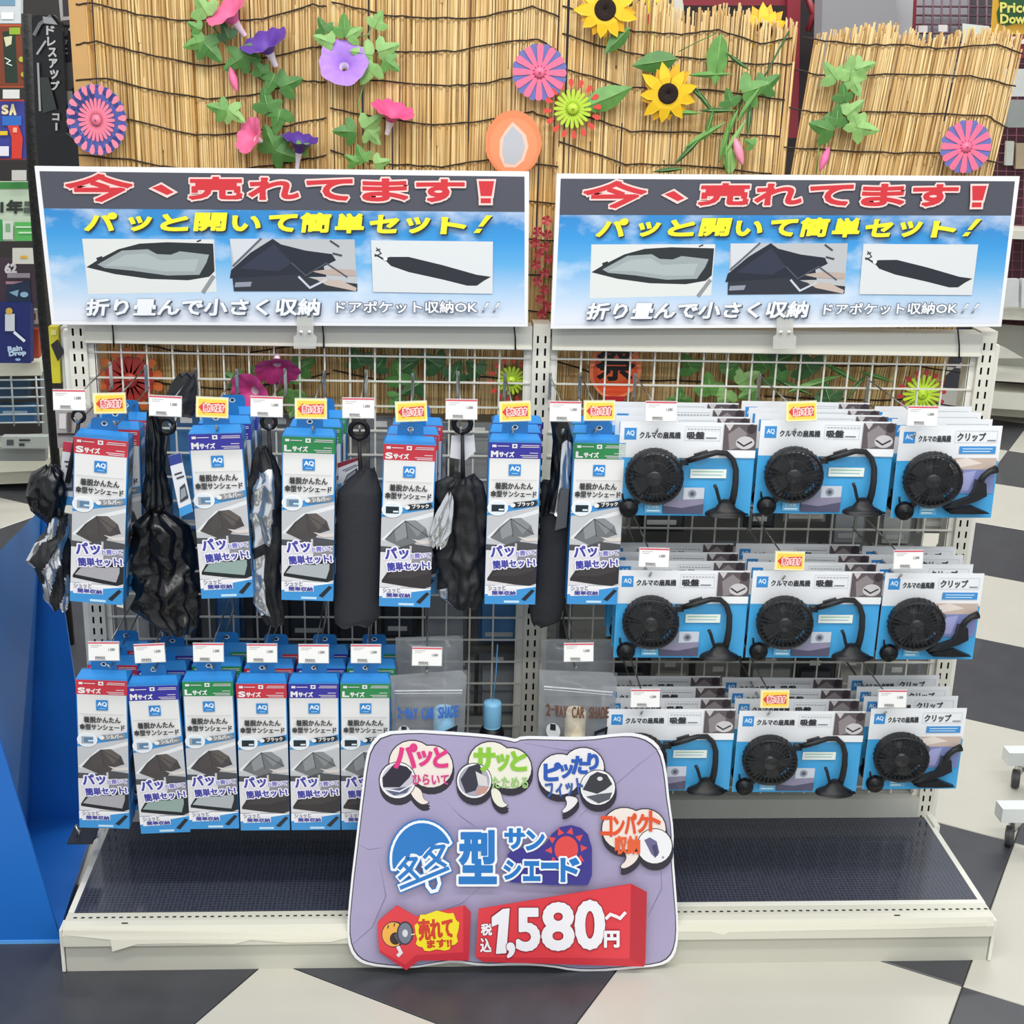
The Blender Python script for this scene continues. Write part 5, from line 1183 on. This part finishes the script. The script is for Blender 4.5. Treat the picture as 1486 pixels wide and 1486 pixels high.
# far right gondola
Yr = 4.12
t = thing('far_shelf_unit', 'white shelf unit with maroon lattice back at the right edge', 'shelf', P(1500, 600, Yr)); o = P(1500, 600, Yr)
quad('lattice_back', t, o, [(1436, 60), (1560, 60), (1560, 560), (1436, 560)], Yr, M('#4d2431', .6, 0, 1, .1, 8), .03)
mb = MB(); gm = M('#7d4a58', .5)
for x in range(1440, 1560, 13): mb.tube([P(x, 60, Yr-.02), P(x-14, 520, Yr-.02)], .0025, gm, 4)
for y in range(66, 520, 13): mb.tube([P(1436, y, Yr-.02), P(1560, y+2, Yr-.02)], .0025, gm, 4)
mb.build('lattice_wire', t, o)
for pts in ([(1450, 334), (1560, 338), (1560, 350), (1450, 346)], [(1440, 448), (1560, 452), (1560, 468), (1440, 463)], [(1436, 540), (1560, 548), (1560, 560), (1434, 552)], [(1434, 568), (1560, 576), (1560, 600), (1432, 592)]):
    quad('shelf_edge', t, o, pts, Yr-.25, M('#d9d8cb', .4), .24)
quad('plinth', t, o, [(1432, 575), (1560, 583), (1560, 612), (1430, 602)], Yr-.1, M('#cbc9b6', .45), .2)
quad('shelf_recess', t, o, [(1440, 470), (1560, 478), (1560, 545), (1438, 540)], Yr-.06, M('#9d9d94', .5), .02)
G_ = 'small items on the far right shelf'
for lb, pts, col in (('white boxed item on the upper far right shelf', [(1462, 100), (1500, 100), (1500, 140), (1460, 140)], '#c8ccca'), ('black and white pack on the far right shelf, below the white box', [(1464, 145), (1500, 145), (1500, 185), (1462, 185)], '#8f9492'),
   ('small hanging card, left of two on the far right shelf', [(1462, 205), (1472, 205), (1470, 240), (1460, 240)], '#c9ccc2'), ('small tan card, right of two on the far right shelf', [(1475, 208), (1490, 208), (1488, 245), (1474, 245)], '#b3a184'),
   ('glossy grey pack on the middle far right shelf', [(1456, 405), (1479, 405), (1478, 445), (1454, 445)], '#cfd3d3'), ('glossy white pack on the middle far right shelf, cut by the frame', [(1483, 405), (1510, 405), (1510, 447), (1482, 447)], '#d8dadb'),
   ('crumpled white paper on the lower far right shelf', [(1442, 500), (1460, 505), (1486, 520), (1440, 520)], '#d3d1c6')):
    panel('shelf_item', lb, 'item', pts, Yr-.3 if 'card' not in lb else Yr-.045, M(col, .4, 0, 1, .1, 20), .03, G_)

# cart with casters at the right edge
o = Vector((1.25, .2, 0)); t = thing('display_cart', 'white tubular display cart on casters at the right edge', 'cart', o)
for nm, (px, py), dy in (('a', (1463, 1226), 0), ('b', (1472, 1142), 0)):
    d = ray(px, py); s_ = -CAM[2]/d[2]; g = Vector((CAM+s_*d).tolist()); g.z = 0
    mb = MB(); mb.box(g.x-.035, g.x+.5, g.y-.02, g.y+.02, .07, .105, M('#d5d9d8', .4)); mb.build('leg_bar', t, o)
    mb = MB(); mb.lathe([(.022, -.009), (.024, -.006), (.024, .006), (.022, .009)], M('#3a3a3c', .5), 18, Matrix.Translation((g.x, g.y, .024)) @ Matrix.Rotation(1.2, 4, 'Z')); mb.build('caster_wheel', t, o)
    mb = MB(); mb.tube([(g.x, g.y, .03), (g.x+.008, g.y, .055), (g.x+.01, g.y, .07)], [.006, .014, .02], CHROME, 10); mb.build('caster_fork', t, o)
mb = MB(); mb.box(1.38, 1.41, .38, .41, .1, .9, M('#c9cccb', .4)); mb.build('upright', t, o)

# ------------------------------------------------------------------ left: blue bin
o = Vector((-1.3, -.1, 0)); BB = M('#1d6cc4', .38, 0, 1, .06, 3); t = thing('blue_display_bin', 'blue plastic display bin standing beside the left end of the shelf', 'bin', o)
YBf, YBb = -.285, .16
f = [P(-6, 1050, YBf), P(-2, 1068, YBf), P(88, 1362, YBf)]; f[2].z = .004
L0 = Vector((-1.7, YBf, .004)); L1 = Vector((-1.7, YBf, f[0].z))
mb = MB(); mb.slab([L1, f[1], f[2], L0][::-1], .006, BB); mb.box(-1.7, f[2].x, YBf-.002, YBf+.01, .0, .008, M('#5fa4ea', .4)); mb.build('front_panel', t, o)
b0 = P(42, 1185, YBb); b1 = P(138, 1175, YBb); b2 = P(88, 850, YBb); b3 = P(60, 738, YBb)
b0.z = b1.z = .01
mb = MB(); mb.slab([b3, P(66, 738, YBb), b2, b1, b0][::-1], .006, BB); mb.build('back_panel', t, o)
w0 = Vector((-1.7, YBb-.1, .01)); 
mb = MB(); l0 = P(-40, 840, YBf+.06); l0b = l0.copy(); l0b.z = .01
mb.slab([l0, b3, b0, l0b][::-1], .006, M('#3a78bd', .38, 0, 1, .06, 3)); mb.build('side_panel', t, o)
mb = MB(); mb.slab([Vector((-1.7, YBf+.006, .02)), Vector((f[2].x-.004, YBf+.006, .02)), Vector((b1.x, YBb, .02)), Vector((-1.7, YBb, .02))][::-1], .012, BB, axis=Vector((0, 0, -1))); mb.build('bottom_tray', t, o)
mb = MB(); q = P(113, 1214, -.2); 
t2 = thing('metal_clip', 'small dark metal clip below the lower-left carton', 'clip', q); mb.box(q.x-.02, q.x+.03, -.21, -.15, q.z-.012, q.z-.008, M('#30343c', .4)); mb.build('clip_base', t2, q)
mb = MB(); mb.tube([q, q+Vector((.004, 0, .012)), q+Vector((-.004, .004, .024))], .004, CHROME, 8); mb.build('clip_jaw', t2, q)

# ------------------------------------------------------------------ left aisle shelf
Yl = 2.74
t = thing('aisle_shelf_unit', 'cream shelf unit with goods in the left background', 'shelf', P(0, 712, Yl)); o = P(0, 712, Yl)
IV = M('#d6d6c4', .42, 0, 1, .05, 6)
quad('back_board', t, o, [(-80, -20), (100, -20), (112, 660), (-80, 660)], Yl+.35, M('#33302f', .7, 0, 1, .15, 5), .03)
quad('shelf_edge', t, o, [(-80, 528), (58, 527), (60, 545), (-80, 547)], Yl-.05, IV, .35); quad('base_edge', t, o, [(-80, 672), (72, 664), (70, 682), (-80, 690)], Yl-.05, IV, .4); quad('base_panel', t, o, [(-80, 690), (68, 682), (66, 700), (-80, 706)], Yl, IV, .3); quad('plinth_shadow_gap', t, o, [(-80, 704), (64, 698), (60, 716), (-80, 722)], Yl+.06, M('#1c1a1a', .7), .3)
quad('side_post', t, o, [(58, 540), (68, 540), (72, 640), (62, 640)], Yl-.04, M('#8f938f', .5), .05)
o2 = P(20, 620, Yl-.08); t = thing('wire_basket', 'grey wire basket front on the left aisle shelf', 'basket', o2)
mb = MB()
for y in (552, 564, 577, 590, 602, 614): mb.tube([P(-40, y, Yl-.1), P(64, y-1, Yl-.1)], .004, M('#a7b0b4', .35, .4), 5)
for x in (-20, 18, 54): mb.tube([P(x-2, 546, Yl-.1), P(x+3, 618, Yl-.1)], .004, M('#a7b0b4', .35, .4), 5)
mb.build('basket_wires', t, o2)
GL = 'goods on the left aisle shelf'
def goods(name, lb, cat, x0, y0, x1, y1, col, Y, art=None, th=.03, sl=0):
    c = [P(x0, y0, Y), P(x1, y0, Y), P(x1+sl, y1, Y), P(x0+sl, y1, Y)]; org = (c[2]+c[3])/2
    t = thing(name, lb, cat, org, GL); mb = MB(); mb.slab(c[::-1], th, M(col, .4, 0, 1, .08, 10)); mb.build('pack_body', t, org)
    if art:
        a = Art(lambda x, y, off: (lambda p: (p.x, p.y-off, p.z))(P(x, y, Y)), .001); art(a); a.build('pack_print', t, org)
Yp = Yl-.15
goods('white_pack', 'white framed pack at the top left corner', 'pack', -20, -14, 30, 34, '#c9cfd2', Yp, lambda a: (a.rect(-20, -14, 22, 8, '#6f94ac'), a.rect(2, 18, 20, 28, '#e8ece8')))
def art1(a):
    a.rect(-4, 38, 41, 124, '#7a3a22'); a.poly([(4, 46), (22, 44), (24, 80), (26, 120), (8, 120), (6, 80)], '#1f3326'); a.poly([(6, 54), (18, 52), (17, 64), (9, 68)], '#d2cfa8'); a.rect(14, 40, 30, 50, '#8fae30'); a.line([(8, 84), (16, 88), (10, 92), (18, 95)], 1.5, '#d8e0d8'); a.disc(32, 86, 4, 4, '#aab43a'); a.disc(36, 108, 5, 4, '#b0a83a')
goods('green_bottle_card', 'dark orange hanging card with a dark green bottle', 'pack', -12, 35, 42, 127, '#b5512c', Yp, art1)
def art2(a):
    a.rect(-6, 147, 40, 230, '#3c3f94'); a.text('A', 15, 152, 23, 166, '#f0e2b0', 2.5); a.text('S', 4, 153, 12, 165, '#f0e2b0', 2); a.rect(4, 168, 32, 182, '#2f6cc0'); a.poly([(12, 182), (28, 182), (34, 200), (32, 230), (18, 230), (18, 200)], '#d83c2c'); a.rect(0, 190, 12, 196, '#e4c42c'); a.rect(-6, 212, 14, 226, '#e8e6f0'); a.rect(20, 185, 26, 192, '#f0b090')
goods('red_bottle_card', 'purple hanging card with a red bottle with blue cap', 'pack', -12, 145, 42, 232, '#b83c2c', Yp, art2)
goods('shelf_label', 'white shelf label between the two bottle cards', 'label', 4, 130, 28, 143, '#dcdcd8', Yp-.03, None, .004)
goods('shelf_label', 'white shelf label just above the green card', 'label', 17, 247, 38, 262, '#c9c9c2', Yp-.03, None, .004)
def art3(a):
    a.rect(-20, 264, 49, 274, '#3e8a44'); a.text('1年', 2, 291, 33, 309, '#2d332e', 2.2); a.rect(36, 292, 52, 299, '#4e5a50'); a.rect(35, 301, 53, 309, '#4e5a50'); a.rect(-20, 318, 4, 350, '#2f9a48'); a.rect(22, 322, 53, 349, '#57b25a'); a.rect(5, 320, 20, 347, '#cfd8cc'); a.rect(9, 324, 16, 336, '#7fae84'); a.rect(24, 328, 50, 330, '#d6ecd2'); a.rect(28, 336, 48, 338, '#d6ecd2')
goods('green_card_pack', 'green and white card reading 1年 on the left aisle shelf', 'pack', -20, 264, 50, 350, '#bfd0b8', Yp, art3, .03, 3)
goods('price_label', 'white price label with a yellow mark under the green card', 'label', 18, 360, 52, 383, '#cfcfc4', Yp-.04, lambda a: a.rect(30, 371, 40, 375, '#d9a93c'), .004)
def art4(a):
    a.text('62', 8, 383, 24, 396, '#d8d2d6', 2.2); a.rect(11, 396, 44, 403, '#9a929a'); a.rect(9, 408, 34, 412, '#a87f8e'); a.poly([(10, 414), (44, 406), (46, 440), (12, 440)], '#1b2c44'); a.poly([(14, 424), (28, 420), (26, 430)], '#7fa3bd'); a.disc(36, 427, 6, 4, '#8ab0c8')
goods('dark_card_pack', 'dark purple card with pale 62 lettering on the left shelf', 'pack', -10, 376, 58, 440, '#3f2f3c', Yp, art4, .03, 2)
goods('tan_bottle', 'tan bottle standing on the left shelf behind the navy pack', 'bottle', 22, 440, 38, 490, '#a08552', Yp+.05, lambda a: a.rect(24, 452, 36, 466, '#9ea64c'), .04)
goods('cream_carton', 'small cream carton standing on the left shelf', 'box', 41, 450, 56, 470, '#c3b8aa', Yp+.05, lambda a: a.rect(45, 455, 52, 464, '#8b4a4a'), .04)
goods('orange_carton', 'orange-red carton low behind the navy pack', 'box', 40, 478, 56, 520, '#a8482e', Yp+.08, None, .04)
def art5(a):
    a.text('Rain', 12, 502, 32, 509, '#b8cfe8', 1.2, rot=.1); a.text('Drop', 14, 509, 38, 517, '#b8cfe8', 1.4, rot=.1); a.rect(8, 455, 22, 480, '#c9cdd6'); a.disc(14, 451, 5, 5, '#c8a84a'); a.line([(22, 482), (36, 494)], 4, '#dfe8f4'); a.disc(27, 521, 4, 2, '#8fb0dc')
goods('navy_pack', 'rounded navy blue pack with pale lettering on the left shelf', 'pack', -8, 440, 44, 527, '#1c2766', Yp-.03, art5, .05)
goods('dark_blue_box', 'dark blue box inside the wire basket, upper', 'box', -20, 552, 40, 580, '#21415c', Yp+.15, None, .05)
goods('dark_blue_box', 'mid blue box inside the wire basket, lower', 'box', -10, 588, 50, 614, '#2a5a84', Yp+.15, lambda a: a.rect(4, 596, 40, 602, '#90a8b8'), .05)
goods('clear_bag', 'flat grey tool in a clear bag on the base shelf', 'bag', 2, 634, 68, 650, '#a3a8a4', Yp-.1, lambda a: (a.rect(10, 638, 20, 646, '#45494a'), a.rect(28, 637, 44, 640, '#303434'), a.rect(28, 643, 36, 647, '#303434')), .04)
goods('grey_bag', 'long grey plastic bag lying along the base shelf edge', 'bag', -30, 652, 66, 669, '#7c817e', Yp-.05, None, .04)

# black dress-up packages
Yk = 1.5
def pk(lb, pts, col, Y, art=None, nm='black_package'):
    c = [P(x, y, Y) for x, y in pts]; org = min(c, key=lambda v: v.z)
    t = thing(nm, lb, 'package', org, 'black packages in the left background'); mb = MB(); mb.slab(c[::-1], .02, col); mb.build('pack_body', t, org)
    if art:
        a = Art(lambda x, y, off: (lambda p: (p.x, p.y-off, p.z))(P(x, y, Y)), .0008); art(a); a.build('pack_print', t, org)
KB = M('#15151a', .3, 0, 1, .3, 20)
def art6(a):
    for i, ch in enumerate('ドレスアップ'): a.text(ch, 68+i*1.6, 38+i*16, 79+i*1.6, 50+i*16, '#dcdcdc', 1.4)
    a.text('コ', 78, 165, 87, 174, '#cfcfcf', 1.4); a.rect(82, 178, 85, 189, '#cfcfcf')
    a.poly([(60, 112), (72, 112), (84, 158), (64, 164)], '#3a4240'); a.line([(57, 92), (60, 160)], 3, '#b9bcbc'); a.line([(56, 78), (68, 60)], 3, '#c2c4c4'); a.line([(52, 50), (60, 35), (75, 24)], 5, '#7c8080'); a.poly([(64, 24), (78, 26), (86, 36), (66, 34)], '#aeb0b2')
pk('tall black package with white vertical katakana lettering', [(38, 34), (50, 22), (78, 22), (90, 34), (98, 200), (96, 246), (56, 246), (46, 120)], KB, Yk, art6)
def art7(a):
    a.disc(93, 46, 6, 7, '#4a4c50'); a.text('ワ', 88, 58, 98, 66, '#7d7f82', .8); a.text('ニ', 90, 70, 99, 78, '#7d7f82', .8); a.poly([(92, 92), (114, 88), (115, 118), (104, 130), (86, 160)], '#4a4947'); a.line([(92, 94), (84, 155)], 2, '#8a8c8c'); a.rect(90, 132, 106, 152, '#9a9898'); a.line([(102, 42), (108, 48)], 4, '#c9c8c2')
pk('dark package with grey print directly beside the left reed screen', [(86, 36), (120, 36), (124, 250), (92, 250)], M('#1b1b20', .35, 0, 1, .3, 20), Yk+.05, art7)
pk('black rounded mat standing behind the left end of the sale sign', [(60, 225), (68, 205), (80, 195), (95, 193), (108, 202), (120, 222), (122, 262), (60, 262)], M('#24272c', .75, 0, 1, .2, 40), Yk-.021, None, 'black_mat')
pk('white edged dark screen pack at the top, left of the reeds', [(84, -14), (122, -14), (122, 26), (88, 30)], M('#c6c0bd', .4), Yk+.02, lambda a: a.poly([(90, -12), (120, -12), (118, 22), (92, 24)], '#3d3940'), 'framed_pack')
o = P(70, 700, 1.2); mb = MB(); mb.tube([P(38, 20, 1.2), P(46, 240, 1.2), P(62, 460, 1.2), P(72, 560, 1.2), P(82, 690, 1.2)], .013, M('#0b0b0c', .7, 0, 1, .4, 60, .5), 8); mb.tube([P(82, 690, 1.2), P(86, 760, 1.2), (P(90, 800, 1.2).x, 1.2, 0.0)], .016, M('#1a1a1c', .6), 8)
x = mb.build('black_pole', None, o); x['label'] = 'tall leaning black pole between the left aisle shelf and the sale sign'; x['category'] = 'pole'
pk('yellow and black hanging pack left of the left slotted post', [(70, 474), (84, 474), (88, 556), (76, 556)], M('#c9bf2c', .4, 0, 1, .1, 20), .03, lambda a: (a.poly([(74, 500), (84, 492), (94, 510), (84, 524)], '#24242a'), a.rect(74, 478, 82, 486, '#dad27a')), 'yellow_pack')
pk('white hanging pack with red strip left of the left slotted post', [(88, 474), (102, 474), (106, 566), (92, 566)], M('#c8ccca', .4), .035, lambda a: (a.rect(90, 478, 101, 482, '#b8483c'), a.rect(92, 506, 101, 512, '#3a6ea8')), 'white_pack')
pk('clear boxed pack with dark items behind the leftmost ring handle', [(80, 594), (140, 592), (140, 650), (84, 650)], M('#a09a98', .3, 0, 1, .3, 60), -.15, lambda a: (a.rect(86, 600, 96, 622, '#d4cfcc'), a.rect(98, 598, 104, 626, '#5a504e'), a.rect(84, 628, 134, 631, '#3a2c2e'), a.rect(118, 640, 132, 648, '#20242a')), 'clear_pack')
